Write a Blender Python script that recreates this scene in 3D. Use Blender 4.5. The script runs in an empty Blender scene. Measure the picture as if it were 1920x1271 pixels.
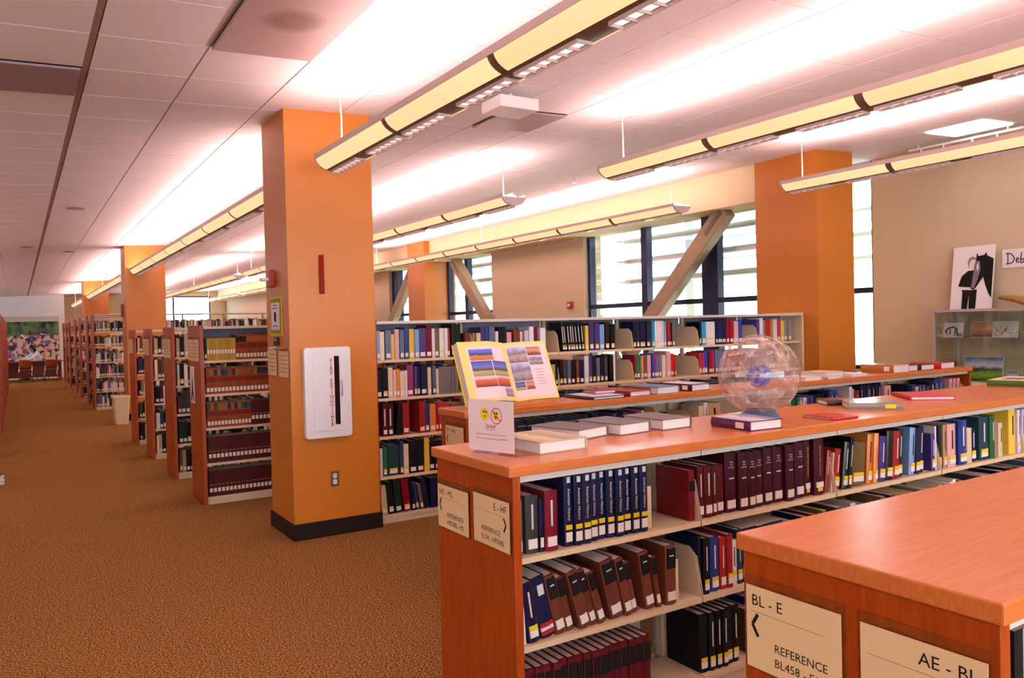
import bpy, bmesh, math, random
from mathutils import Matrix, Vector
random.seed(11)
SC = bpy.context.scene
COL = SC.collection

# ------------------------------------------------------------------ camera
YAW, PITCH, ROLL, FPX = 0.5600, -0.0165, -0.0245, 1480.0
fw = Vector((math.sin(YAW)*math.cos(PITCH), math.cos(YAW)*math.cos(PITCH), math.sin(PITCH)))
rt0 = Vector((math.cos(YAW), -math.sin(YAW), 0)); up0 = rt0.cross(fw)
rt = rt0*math.cos(ROLL)+up0*math.sin(ROLL); up = up0*math.cos(ROLL)-rt0*math.sin(ROLL)
cam = bpy.data.cameras.new('camera'); camo = bpy.data.objects.new('camera', cam); COL.objects.link(camo)
M = Matrix((rt, up, -fw)).transposed().to_4x4(); M.translation = (0, 0, 1.6)
camo.matrix_world = M
cam.sensor_width = 36; cam.lens = FPX/1920*36; cam.clip_start = .05; cam.clip_end = 500
SC.camera = camo

# ------------------------------------------------------------------ world, exposure
SC.view_settings.view_transform = 'Standard'; SC.view_settings.look = 'None'
SC.view_settings.gamma = 1; SC.view_settings.use_curve_mapping = False
SC.view_settings.exposure = 0.40
SC.cycles.use_denoising = True
SC.cycles.max_bounces = 5; SC.cycles.diffuse_bounces = 3; SC.cycles.glossy_bounces = 2
SC.cycles.caustics_reflective = False; SC.cycles.caustics_refractive = False
SC.cycles.use_adaptive_sampling = True; SC.cycles.adaptive_threshold = .08
SC.cycles.transparent_max_bounces = 8; SC.cycles.sample_clamp_indirect = 6
w = bpy.data.worlds.new('overcast_sky'); SC.world = w; w.use_nodes = True
bg = w.node_tree.nodes['Background']; bg.inputs[0].default_value = (.86, .92, 1.0, 1); bg.inputs[1].default_value = 8.0
LAMP_UP = 14.0        # radiance of the uplight tubes
LAMP_SIDE = .82       # radiance of the perforated side diffusers
LAMP_DOWN = .9       # radiance of the downlight louvres
LAMP_RGB = (1.0, .67, .63)

# ------------------------------------------------------------------ materials
def lin(c): return tuple(((v/255)/12.92 if v/255 <= .04045 else ((v/255+.055)/1.055)**2.4) for v in c)
MATS = {}
def nodes_of(name):
    m = bpy.data.materials.new(name); m.use_nodes = True; MATS[name] = m
    nt = m.node_tree; return m, nt, nt.nodes['Principled BSDF']
def plain(name, rgb, rough=.6, spec=.3, metal=0, noise=0, bump=0, scale=40):
    m, nt, b = nodes_of(name)
    b.inputs['Base Color'].default_value = (*lin(rgb), 1); b.inputs['Roughness'].default_value = rough
    b.inputs['Specular IOR Level'].default_value = spec; b.inputs['Metallic'].default_value = metal
    if noise or bump:
        tc = nt.nodes.new('ShaderNodeTexCoord'); n = nt.nodes.new('ShaderNodeTexNoise')
        n.inputs['Scale'].default_value = scale; n.inputs['Detail'].default_value = 4
        nt.links.new(tc.outputs['Object'], n.inputs['Vector'])
        if noise:
            r = nt.nodes.new('ShaderNodeMixRGB'); c = lin(rgb)
            r.inputs[1].default_value = (*[v*(1-noise) for v in c], 1); r.inputs[2].default_value = (*[min(1, v*(1+noise)) for v in c], 1)
            nt.links.new(n.outputs['Fac'], r.inputs[0]); nt.links.new(r.outputs[0], b.inputs['Base Color'])
        if bump:
            bp = nt.nodes.new('ShaderNodeBump'); bp.inputs['Strength'].default_value = bump; bp.inputs['Distance'].default_value = .01
            nt.links.new(n.outputs['Fac'], bp.inputs['Height']); nt.links.new(bp.outputs[0], b.inputs['Normal'])
    return m
def emit(name, rgb, s):
    m, nt, b = nodes_of(name)
    b.inputs['Base Color'].default_value = (.8, .8, .8, 1)
    b.inputs['Emission Color'].default_value = (*rgb, 1); b.inputs['Emission Strength'].default_value = s
    return m
def wood(name, a, bcol, rough, stretch, spec=.5):
    m, nt, b = nodes_of(name)
    tc = nt.nodes.new('ShaderNodeTexCoord'); mp = nt.nodes.new('ShaderNodeMapping'); mp.inputs['Scale'].default_value = stretch
    n = nt.nodes.new('ShaderNodeTexNoise'); n.inputs['Scale'].default_value = 6; n.inputs['Detail'].default_value = 6; n.inputs['Roughness'].default_value = .65
    r = nt.nodes.new('ShaderNodeValToRGB'); r.color_ramp.elements[0].color = (*lin(a), 1); r.color_ramp.elements[1].color = (*lin(bcol), 1)
    r.color_ramp.elements[0].position = .3; r.color_ramp.elements[1].position = .72
    nt.links.new(tc.outputs['Object'], mp.inputs[0]); nt.links.new(mp.outputs[0], n.inputs['Vector']); nt.links.new(n.outputs['Fac'], r.inputs[0])
    nt.links.new(r.outputs[0], b.inputs['Base Color']); b.inputs['Roughness'].default_value = rough; b.inputs['Specular IOR Level'].default_value = spec
    return m
wood('wood_top', (200, 106, 50), (216, 124, 62), .27, (1.2, 16, 8))
wood('wood_panel', (150, 54, 6), (188, 78, 12), .38, (9, 9, .9))
wood('wood_stand', (200, 120, 50), (222, 150, 80), .4, (2, 14, 8))
wood('wood_table', (120, 50, 25), (150, 70, 35), .4, (2, 9, 9))
plain('shelf_paint', (226, 198, 162), .45, .35)
plain('rail_paint', (212, 200, 188), .4, .4)
plain('orange_paint', (208, 124, 40), .38, .5)
plain('rubber_black', (32, 24, 22), .5, .3)
plain('wall_beige', (212, 190, 160), .8, .2)
plain('wall_cream', (244, 222, 180), .8, .2)
plain('wall_white', (236, 236, 238), .8, .2)
plain('wall_dull', (205, 196, 186), .9, .1)
plain('tile_white', (240, 231, 234), .95, 0)
plain('tbar_white', (200, 188, 184), .6, .2)
plain('plenum', (70, 55, 50), .9, .05)
plain('valance_grey', (128, 118, 132), .5, .3)
plain('trim_brown', (168, 134, 126), .8, .1)
plain('diffuser_plate', (168, 146, 148), .5, .3)
plain('plate_purple', (160, 136, 142), .5, .3)
plain('white_enamel', (238, 236, 240), .3, .5)
plain('white_plastic', (235, 232, 230), .4, .4)
plain('fixture_brown', (120, 88, 72), .45, .5)
plain('fixture_cap', (214, 190, 186), .45, .4)
plain('cable', (235, 225, 220), .5, .3)
plain('red_paint', (176, 40, 32), .4, .5)
plain('red_print', (190, 40, 44), .6, .2)
plain('black_print', (34, 30, 30), .7, .1)
plain('grey_print', (150, 138, 130), .8, .1)
plain('black_gloss', (10, 10, 14), .15, .6)
plain('chrome', (200, 200, 205), .2, .5, metal=1)
plain('steel_plate', (150, 125, 100), .35, .5, metal=.6)
plain('paper_cream', (234, 200, 152), .7, .2)
plain('paper_white', (240, 232, 234), .75, .2)
plain('page_yellow', (244, 216, 130), .7, .2)
plain('paper_pink', (238, 214, 218), .7, .2)
plain('page_edge', (236, 224, 220), .85, .05)
plain('label_white', (238, 226, 216), .6, .2)
plain('label_yellow', (240, 204, 40), .6, .2)
plain('gold_print', (214, 170, 90), .5, .3)
plain('white_print', (214, 208, 206), .7, .1)
plain('mullion', (26, 32, 70), .4, .4)
plain('brace_steel', (172, 146, 118), .5, .3)
plain('brace_side', (120, 118, 104), .5, .3)
plain('bin_cream', (226, 206, 160), .45, .35)
plain('yellow_print', (240, 206, 50), .6, .2)
plain('green_poster', (150, 150, 40), .6, .2)
plain('yellow_frame', (226, 196, 70), .6, .2)
plain('alu', (196, 186, 190), .35, .5, metal=.5)
plain('louver_white', (228, 234, 238), .5, .3)
plain('outside_wall', (190, 185, 178), .8, .1)
plain('skin', (196, 142, 112), .5, .4)
plain('hair_black', (22, 16, 16), .4, .4)
plain('shirt_white', (232, 234, 240), .8, .1)
plain('trouser_navy', (44, 52, 84), .8, .1)
plain('shoe_black', (24, 22, 24), .5, .3)
plain('chair_wood', (160, 66, 26), .4, .4)
plain('globe_blue', (40, 60, 190), .35, .4)
plain('globe_core', (150, 156, 206), .3, .4)
plain('globe_stand', (72, 96, 132), .3, .5)
plain('drift', (176, 132, 76), .8, .1, noise=.3, bump=.5, scale=30)
plain('hill_green', (196, 212, 190), .95, .05, noise=.25, scale=.4)
plain('tree_green', (172, 194, 176), .95, .05, noise=.3, scale=2)
plain('trunk_brown', (110, 90, 70), .9, .05)
emit('lamp_up', LAMP_RGB, LAMP_UP)
emit('lamp_down', (1.0, .74, .72), LAMP_DOWN)
emit('troffer_light', (1.0, .97, .95), 3.0)
def make_special():
    # perforated side diffuser of the pendant lights
    m, nt, b = nodes_of('lamp_side')
    tc = nt.nodes.new('ShaderNodeTexCoord'); v = nt.nodes.new('ShaderNodeTexVoronoi'); v.inputs['Scale'].default_value = 160
    nt.links.new(tc.outputs['Object'], v.inputs['Vector'])
    r = nt.nodes.new('ShaderNodeValToRGB'); r.color_ramp.elements[0].color = (1.0, .70, .38, 1); r.color_ramp.elements[1].color = (.95, .60, .28, 1)
    nt.links.new(v.outputs['Distance'], r.inputs[0]); nt.links.new(r.outputs[0], b.inputs['Emission Color'])
    b.inputs['Emission Strength'].default_value = LAMP_SIDE; b.inputs['Base Color'].default_value = (.3, .2, .12, 1)
    # carpet
    m, nt, b = nodes_of('carpet')
    tc = nt.nodes.new('ShaderNodeTexCoord')
    n = nt.nodes.new('ShaderNodeTexNoise'); n.inputs['Scale'].default_value = 100; n.inputs['Detail'].default_value = 3
    n2 = nt.nodes.new('ShaderNodeTexNoise'); n2.inputs['Scale'].default_value = 210; n2.inputs['Detail'].default_value = 2
    for q in (n, n2): nt.links.new(tc.outputs['Object'], q.inputs['Vector'])
    mx = nt.nodes.new('ShaderNodeMixRGB'); mx.inputs[0].default_value = .5
    nt.links.new(n.outputs['Fac'], mx.inputs[1]); nt.links.new(n2.outputs['Fac'], mx.inputs[2])
    r = nt.nodes.new('ShaderNodeValToRGB'); cr = r.color_ramp
    cr.elements[0].position = .42; cr.elements[0].color = (*lin((64, 48, 38)), 1)
    cr.elements[1].position = .59; cr.elements[1].color = (*lin((210, 162, 98)), 1)
    e = cr.elements.new(.5); e.color = (*lin((144, 98, 54)), 1)
    nt.links.new(mx.outputs[0], r.inputs[0]); nt.links.new(r.outputs[0], b.inputs['Base Color'])
    b.inputs['Roughness'].default_value = .95; b.inputs['Specular IOR Level'].default_value = 0
    # book cloth / glossy jacket: colour of the object
    for nm, ro, sp in (('book_cloth', .6, .25), ('book_jacket', .22, .5)):
        m, nt, b = nodes_of(nm)
        oi = nt.nodes.new('ShaderNodeObjectInfo'); nt.links.new(oi.outputs['Color'], b.inputs['Base Color'])
        b.inputs['Roughness'].default_value = ro; b.inputs['Specular IOR Level'].default_value = sp
    # packed books: per-face colours
    m, nt, b = nodes_of('packed_cloth')
    a = nt.nodes.new('ShaderNodeVertexColor'); a.layer_name = 'Col'; nt.links.new(a.outputs['Color'], b.inputs['Base Color'])
    b.inputs['Roughness'].default_value = .55; b.inputs['Specular IOR Level'].default_value = .25
    # window glass and clear plastics
    for nm, tint, fac in (('glass', (.97, 1, 1), .06), ('case_glass', (.93, .98, .95), .07), ('acrylic', (.98, .98, .98), .05)):
        m = bpy.data.materials.new(nm); m.use_nodes = True; MATS[nm] = m; nt = m.node_tree; nt.nodes.clear()
        o = nt.nodes.new('ShaderNodeOutputMaterial'); t = nt.nodes.new('ShaderNodeBsdfTransparent'); t.inputs[0].default_value = (*tint, 1)
        g = nt.nodes.new('ShaderNodeBsdfGlossy'); g.inputs['Roughness'].default_value = .02
        lw = nt.nodes.new('ShaderNodeLayerWeight'); lw.inputs['Blend'].default_value = .25
        mm = nt.nodes.new('ShaderNodeMath'); mm.operation = 'MULTIPLY_ADD'; mm.inputs[1].default_value = .3; mm.inputs[2].default_value = fac
        mx = nt.nodes.new('ShaderNodeMixShader'); nt.links.new(lw.outputs['Fresnel'], mm.inputs[0]); nt.links.new(mm.outputs[0], mx.inputs[0])
        nt.links.new(t.outputs[0], mx.inputs[1]); nt.links.new(g.outputs[0], mx.inputs[2]); nt.links.new(mx.outputs[0], o.inputs[0])
    # globe acrylic sphere, thin and tinted
    m = bpy.data.materials.new('globe_shell'); m.use_nodes = True; MATS['globe_shell'] = m; nt = m.node_tree; nt.nodes.clear()
    o = nt.nodes.new('ShaderNodeOutputMaterial'); t = nt.nodes.new('ShaderNodeBsdfTransparent'); t.inputs[0].default_value = (.95, .93, .95, 1)
    g = nt.nodes.new('ShaderNodeBsdfGlossy'); g.inputs['Roughness'].default_value = .03
    d = nt.nodes.new('ShaderNodeBsdfDiffuse'); d.inputs[0].default_value = (*lin((228, 190, 176)), 1)
    tc = nt.nodes.new('ShaderNodeTexCoord'); n = nt.nodes.new('ShaderNodeTexNoise'); n.inputs['Scale'].default_value = 26; n.inputs['Detail'].default_value = 6
    nt.links.new(tc.outputs['Object'], n.inputs['Vector'])
    r = nt.nodes.new('ShaderNodeValToRGB'); r.color_ramp.elements[0].position = .48; r.color_ramp.elements[1].position = .66
    r.color_ramp.elements[0].color = (.12, .12, .12, 1); r.color_ramp.elements[1].color = (.6, .6, .6, 1)
    nt.links.new(n.outputs['Fac'], r.inputs[0])
    m1 = nt.nodes.new('ShaderNodeMixShader'); nt.links.new(r.outputs[0], m1.inputs[0]); nt.links.new(t.outputs[0], m1.inputs[1]); nt.links.new(d.outputs[0], m1.inputs[2])
    lw = nt.nodes.new('ShaderNodeLayerWeight'); lw.inputs['Blend'].default_value = .2
    pw = nt.nodes.new('ShaderNodeMath'); pw.operation = 'MULTIPLY_ADD'; pw.inputs[1].default_value = .35; pw.inputs[2].default_value = .05; nt.links.new(lw.outputs['Facing'], pw.inputs[0])
    m2 = nt.nodes.new('ShaderNodeMixShader'); nt.links.new(pw.outputs[0], m2.inputs[0]); nt.links.new(m1.outputs[0], m2.inputs[1]); nt.links.new(g.outputs[0], m2.inputs[2])
    nt.links.new(m2.outputs[0], o.inputs[0])
    m = bpy.data.materials.new('globe_inner'); m.use_nodes = True; MATS['globe_inner'] = m; nt = m.node_tree; nt.nodes.clear()
    o = nt.nodes.new('ShaderNodeOutputMaterial'); t = nt.nodes.new('ShaderNodeBsdfTransparent'); t.inputs[0].default_value = (.8, .82, 1, 1)
    d = nt.nodes.new('ShaderNodeBsdfPrincipled'); d.inputs['Base Color'].default_value = (*lin((120, 120, 200)), 1); d.inputs['Roughness'].default_value = .15
    lw = nt.nodes.new('ShaderNodeLayerWeight'); lw.inputs['Blend'].default_value = .45
    mx = nt.nodes.new('ShaderNodeMixShader'); nt.links.new(lw.outputs['Facing'], mx.inputs[0]); nt.links.new(t.outputs[0], mx.inputs[1]); nt.links.new(d.outputs[0], mx.inputs[2]); nt.links.new(mx.outputs[0], o.inputs[0])
    # perforated sunshade metal: real holes are too fine, half open
    m = bpy.data.materials.new('perforated'); m.use_nodes = True; MATS['perforated'] = m; nt = m.node_tree; nt.nodes.clear()
    o = nt.nodes.new('ShaderNodeOutputMaterial'); t = nt.nodes.new('ShaderNodeBsdfTransparent')
    d = nt.nodes.new('ShaderNodeBsdfDiffuse'); d.inputs[0].default_value = (.72, .76, .8, 1)
    mx = nt.nodes.new('ShaderNodeMixShader'); mx.inputs[0].default_value = .6; nt.links.new(t.outputs[0], mx.inputs[1]); nt.links.new(d.outputs[0], mx.inputs[2]); nt.links.new(mx.outputs[0], o.inputs[0])
    # large park-like mural of dabs: foliage above, sand and bright blobs below (a plain stand-in)
    m, nt, b = nodes_of('mural_print')
    tc = nt.nodes.new('ShaderNodeTexCoord'); sx = nt.nodes.new('ShaderNodeSeparateXYZ'); nt.links.new(tc.outputs['Generated'], sx.inputs[0])
    v = nt.nodes.new('ShaderNodeTexVoronoi'); v.inputs['Scale'].default_value = 8.5; v.inputs['Randomness'].default_value = 1
    dn = nt.nodes.new('ShaderNodeTexNoise'); dn.inputs['Scale'].default_value = 6; nt.links.new(tc.outputs['Object'], dn.inputs['Vector'])
    va = nt.nodes.new('ShaderNodeVectorMath'); va.operation = 'MULTIPLY_ADD'; va.inputs[1].default_value = (.35, .35, .35); nt.links.new(dn.outputs['Color'], va.inputs[0]); nt.links.new(tc.outputs['Object'], va.inputs[2])
    nt.links.new(va.outputs[0], v.inputs['Vector'])
    sep = nt.nodes.new('ShaderNodeSeparateColor'); nt.links.new(v.outputs['Color'], sep.inputs[0])
    r1 = nt.nodes.new('ShaderNodeValToRGB'); r1.color_ramp.interpolation = 'CONSTANT'
    cols = [(0, (222, 190, 150)), (.3, (232, 150, 160)), (.4, (120, 110, 190)), (.5, (220, 190, 140)), (.60, (190, 60, 70)), (.63, (90, 96, 150)), (.74, (226, 206, 190)), (.82, (50, 50, 80))]
    r1.color_ramp.elements[0].color = (*lin(cols[0][1]), 1); r1.color_ramp.elements[1].position = cols[1][0]; r1.color_ramp.elements[1].color = (*lin(cols[1][1]), 1)
    for p, c_ in cols[2:]:
        e = r1.color_ramp.elements.new(p); e.color = (*lin(c_), 1)
    nt.links.new(sep.outputs[0], r1.inputs[0])
    n = nt.nodes.new('ShaderNodeTexNoise'); n.inputs['Scale'].default_value = 4; nt.links.new(tc.outputs['Object'], n.inputs['Vector'])
    r2 = nt.nodes.new('ShaderNodeValToRGB'); r2.color_ramp.elements[0].position = .35; r2.color_ramp.elements[0].color = (*lin((24, 30, 60)), 1); r2.color_ramp.elements[1].position = .65; r2.color_ramp.elements[1].color = (*lin((110, 140, 80)), 1)
    nt.links.new(n.outputs['Fac'], r2.inputs[0])
    ad = nt.nodes.new('ShaderNodeMath'); ad.operation = 'MULTIPLY_ADD'; ad.inputs[1].default_value = .25; nt.links.new(n.outputs['Fac'], ad.inputs[0]); nt.links.new(sx.outputs['Z'], ad.inputs[2])
    gt = nt.nodes.new('ShaderNodeMath'); gt.operation = 'GREATER_THAN'; gt.inputs[1].default_value = .80; nt.links.new(ad.outputs[0], gt.inputs[0])
    mx = nt.nodes.new('ShaderNodeMixRGB'); nt.links.new(gt.outputs[0], mx.inputs[0]); nt.links.new(r1.outputs[0], mx.inputs[1]); nt.links.new(r2.outputs[0], mx.inputs[2])
    nt.links.new(mx.outputs[0], b.inputs['Base Color']); b.inputs['Roughness'].default_value = .6
    # marked diffuser plate: a round darker disc in its middle
    m, nt, b = nodes_of('plate_marked')
    tc = nt.nodes.new('ShaderNodeTexCoord'); vl = nt.nodes.new('ShaderNodeVectorMath'); vl.operation = 'LENGTH'; nt.links.new(tc.outputs['Object'], vl.inputs[0])
    r = nt.nodes.new('ShaderNodeValToRGB'); r.color_ramp.elements[0].position = .10; r.color_ramp.elements[0].color = (*lin((140, 112, 104)), 1)
    r.color_ramp.elements[1].position = .19; r.color_ramp.elements[1].color = (*lin((180, 154, 152)), 1)
    nt.links.new(vl.outputs['Value'], r.inputs[0]); nt.links.new(r.outputs[0], b.inputs['Base Color'])
    # landscape style prints: three bands, by Generated z
    def bands(nm, cs, nz=.12, sc=5, ax='Z'):
        m, nt, b = nodes_of(nm)
        tc = nt.nodes.new('ShaderNodeTexCoord'); sx = nt.nodes.new('ShaderNodeSeparateXYZ'); nt.links.new(tc.outputs['Generated'], sx.inputs[0])
        n = nt.nodes.new('ShaderNodeTexNoise'); n.inputs['Scale'].default_value = sc; n.inputs['Detail'].default_value = 5; nt.links.new(tc.outputs['Generated'], n.inputs['Vector'])
        a = nt.nodes.new('ShaderNodeMath'); a.operation = 'MULTIPLY_ADD'; a.inputs[1].default_value = nz*2; nt.links.new(n.outputs['Fac'], a.inputs[0]); nt.links.new(sx.outputs[ax], a.inputs[2])
        s = nt.nodes.new('ShaderNodeMath'); s.operation = 'SUBTRACT'; s.inputs[1].default_value = nz; nt.links.new(a.outputs[0], s.inputs[0])
        r = nt.nodes.new('ShaderNodeValToRGB'); cr = r.color_ramp
        cr.elements[0].position = cs[0][0]; cr.elements[0].color = (*lin(cs[0][1]), 1); cr.elements[1].position = cs[1][0]; cr.elements[1].color = (*lin(cs[1][1]), 1)
        for p, c_ in cs[2:]:
            e = cr.elements.new(p); e.color = (*lin(c_), 1)
        nt.links.new(s.outputs[0], r.inputs[0]); nt.links.new(r.outputs[0], b.inputs['Base Color']); b.inputs['Roughness'].default_value = .4
    bands('print_trees', [(.0, (190, 110, 70)), (.4, (200, 130, 90)), (.5, (50, 50, 70)), (.65, (70, 90, 190)), (1, (110, 130, 220))])
    bands('print_field', [(.0, (150, 140, 90)), (.3, (190, 170, 120)), (.4, (60, 60, 60)), (.56, (120, 110, 110)), (.62, (110, 120, 210)), (1, (60, 70, 170))])
    bands('print_red', [(.0, (90, 40, 30)), (.35, (200, 80, 50)), (.7, (220, 100, 70)), (.85, (210, 190, 220))])
    bands('print_grey', [(.0, (120, 100, 100)), (.4, (180, 160, 160)), (.6, (130, 120, 140)), (1, (200, 190, 230))], .3, 3)
    bands('print_park', [(.0, (40, 70, 20)), (.3, (130, 190, 30)), (.45, (60, 110, 30)), (.5, (70, 40, 40)), (.66, (230, 230, 240)), (1, (60, 100, 190))])
    bands('print_sepia', [(.0, (120, 60, 40)), (.35, (170, 90, 60)), (.5, (214, 150, 120)), (1, (190, 120, 100))], .3, 4)
    bands('print_cover', [(.0, (180, 160, 120)), (.35, (226, 206, 160)), (.55, (160, 150, 120)), (1, (206, 190, 170))], .35, 4, 'X')
    bands('print_globe', [(.0, (190, 180, 200)), (.45, (226, 220, 240)), (.6, (170, 160, 190)), (1, (120, 100, 130))], .35, 4, 'X')
make_special()
for nm in ('lamp_side', 'lamp_down', 'troffer_light'): MATS[nm].cycles.emission_sampling = 'NONE'   # too dim to be worth sampling as lamps

# ------------------------------------------------------------------ helpers
class MB:
    def __init__(s): s.v = []; s.f = []
    def poly(s, pts):
        i = len(s.v); s.v += [tuple(p) for p in pts]; s.f.append(tuple(range(i, i+len(pts)))); return s
    def box(s, x0, x1, y0, y1, z0, z1):
        i = len(s.v)
        s.v += [(x0,y0,z0),(x1,y0,z0),(x1,y1,z0),(x0,y1,z0),(x0,y0,z1),(x1,y0,z1),(x1,y1,z1),(x0,y1,z1)]
        s.f += [tuple(i+k for k in q) for q in ((0,3,2,1),(4,5,6,7),(0,1,5,4),(1,2,6,5),(2,3,7,6),(3,0,4,7))]; return s
    def mbox(s, m, x0, x1, y0, y1, z0, z1):
        i = len(s.v); s.box(x0, x1, y0, y1, z0, z1); s.v[i:] = [tuple(m @ Vector(p)) for p in s.v[i:]]; return s
    def prism(s, pts, a, b, ax='x'):
        """2-D outline pts extruded from a to b along ax ('x': pts are (y,z); 'y': (x,z); 'z': (x,y))"""
        def P(p, t): return {'x': (t, p[0], p[1]), 'y': (p[0], t, p[1]), 'z': (p[0], p[1], t)}[ax]
        i = len(s.v); n = len(pts)
        s.v += [P(p, a) for p in pts]+[P(p, b) for p in pts]
        s.f += [tuple(i+k for k in range(n))[::-1], tuple(i+n+k for k in range(n))]
        s.f += [(i+k, i+(k+1) % n, i+n+(k+1) % n, i+n+k) for k in range(n)]; return s
    def tube(s, path, r, n=8):
        path = [Vector(p) for p in path]; i0 = len(s.v); rs = r if isinstance(r, (list, tuple)) else [r]*len(path)
        for k, p in enumerate(path):
            d = (path[min(k+1, len(path)-1)]-path[max(k-1, 0)]).normalized()
            a = d.orthogonal().normalized() if k == 0 else (a-d*a.dot(d)).normalized()
            b = d.cross(a)
            for j in range(n):
                t = 2*math.pi*j/n; s.v.append(tuple(p+(a*math.cos(t)+b*math.sin(t))*rs[k]))
        for k in range(len(path)-1):
            for j in range(n):
                s.f.append((i0+k*n+j, i0+k*n+(j+1) % n, i0+(k+1)*n+(j+1) % n, i0+(k+1)*n+j))
        s.f += [tuple(i0+j for j in range(n))[::-1], tuple(i0+(len(path)-1)*n+j for j in range(n))]; return s
    def lathe(s, prof, c=(0, 0, 0), n=24):
        i0 = len(s.v)
        for r, z in prof:
            for j in range(n):
                t = 2*math.pi*j/n; s.v.append((c[0]+r*math.cos(t), c[1]+r*math.sin(t), c[2]+z))
        for k in range(len(prof)-1):
            for j in range(n):
                s.f.append((i0+k*n+j, i0+k*n+(j+1) % n, i0+(k+1)*n+(j+1) % n, i0+(k+1)*n+j))
        return s
    def mesh(s, name, smooth=False):
        me = bpy.data.meshes.new(name); me.from_pydata(s.v, [], s.f); me.update()
        if smooth: me.polygons.foreach_set('use_smooth', [True]*len(me.polygons))
        return me
    def build(s, name, mat, parent=None, smooth=False, loc=None, bevel=0):
        o = bpy.data.objects.new(name, s.mesh(name, smooth)); COL.objects.link(o)
        o.data.materials.append(MATS[mat])
        if parent: o.parent = parent
        if loc is not None: o.location = loc
        if bevel:
            b = o.modifiers.new('bevel', 'BEVEL'); b.width = bevel; b.segments = 2; b.limit_method = 'ANGLE'
        return o
def link(name, me, mat, parent=None, loc=None):
    o = bpy.data.objects.new(name, me); COL.objects.link(o)
    if mat and not me.materials: me.materials.append(MATS[mat])
    if parent: o.parent = parent
    if loc is not None: o.location = loc
    return o
def empty(name, loc=(0, 0, 0), rz=0):
    o = bpy.data.objects.new(name, None); COL.objects.link(o); o.location = loc; o.rotation_euler = (0, 0, rz); o.empty_display_size = .1; return o
def tag(o, label, cat, group=None):
    o['label'] = label; o['category'] = cat
    if group: o['group'] = group
    return o
def struct(o, label=None):
    o['kind'] = 'structure'
    if label: o['label'] = label
    return o
ORD = 'first second third fourth fifth sixth seventh eighth ninth tenth eleventh twelfth thirteenth fourteenth fifteenth sixteenth seventeenth eighteenth nineteenth'.split()
TENS = {2: 'twenty', 3: 'thirty', 4: 'forty', 5: 'fifty', 6: 'sixty', 7: 'seventy', 8: 'eighty', 9: 'ninety'}
def ordw(n):
    if n <= 19: return ORD[n-1]
    t, u = divmod(n, 10)
    return (TENS[t][:-1]+'ieth') if u == 0 else TENS[t]+'-'+ORD[u-1]
TXT = {}
def text_mesh(s, align='CENTER', bold=0):
    k = (s, align, bold)
    if k not in TXT:
        c = bpy.data.curves.new('lettering', 'FONT'); c.body = s; c.size = 1; c.align_x = align; c.align_y = 'CENTER'; c.resolution_u = 2
        c.offset = bold
        o = bpy.data.objects.new('lettering', c); COL.objects.link(o)
        bpy.context.view_layer.update()
        me = bpy.data.meshes.new_from_object(o.evaluated_get(bpy.context.evaluated_depsgraph_get()))
        bpy.data.objects.remove(o); TXT[k] = me
    return TXT[k]
def text(s, mat, parent, loc, size, right=(1, 0, 0), upv=(0, 0, 1), align='CENTER', name='lettering', sx=1, bold=0):
    me = text_mesh(s, align, bold)
    o = bpy.data.objects.new(name, me); COL.objects.link(o)
    if not me.materials: me.materials.append(MATS[mat])
    if me.materials[0] != MATS[mat]:
        o.material_slots[0].link = 'OBJECT'; o.material_slots[0].material = MATS[mat]
    r = Vector(right).normalized(); u = Vector(upv).normalized(); n = r.cross(u)
    m = Matrix((r*size*sx, u*size, n*size)).transposed().to_4x4(); m.translation = loc
    if parent: o.parent = parent
    o.matrix_local = m
    return o
def zc(x): return 3.285+.042*(x-1.75)          # the ceiling rises gently towards the windows
XW, XE = -8.0, 9.3      # left wall, bay wall
YS, YN = -6.0, 36.0     # wall behind the camera, far wall
WX = 8.30               # window plane

# ------------------------------------------------------------------ the setting
struct(MB().box(XW-.2, XE+.6, YS-.2, YN+3.2, -.2, 0).build('floor', 'carpet'))
def sheet(x0, x1, y0, y1, d0, d1):
    m = MB(); m.box(x0, x1, y0, y1, 0, 0); m.v = [(x, y, zc(x)+(d0 if k < 4 else d1)) for k, (x, y, z) in enumerate(m.v)]; return m
ceil = struct(sheet(XW-.2, XE+.4, YS-.2, YN+2.4, .03, .2).build('ceiling', 'plenum'))
PX, PY, GX, GY = .605, .621, .387, 4.80
xs = [GX+PX*i for i in range(-13, 16)]; xs = [x for x in xs if XW < x < XE]; ys = [GY+PY*i for i in range(-17, 55)]; ys = [y for y in ys if YS < y < YN+2]
special = {}
def cell(x, y): return (math.floor((x-GX)/PX+1e-6), math.floor((y-GY)/PY+1e-6))
special[cell(1.3, 4.4)] = 'plate'; special[cell(1.3, 3.9)] = 'plate'; special[cell(.1, 5.7)] = 'dark'; special[cell(3.6, 5.7)] = 'dark2'
special[cell(8.55, 4.55)] = 'troffer'; special[cell(7.5, 30)] = 'troffer'
HOLE = [(1.75, 2.45, 5.97, 6.59), (1.75, 2.45, 16.4, 17.05), (1.75, 2.45, 27.35, 28.0), (7.83, 8.5, 5.82, 6.72), (7.72, 8.5, 15.93, 16.8)]
g = .006
tm = MB().box(0, PX-2*g, 0, PY-2*g, 0, .02); tm.v = [(x, y, z+.042*x) for x, y, z in tm.v]; TILE = tm.mesh('ceiling_tile'); TILE.materials.append(MATS['tile_white'])
cells = []
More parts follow.
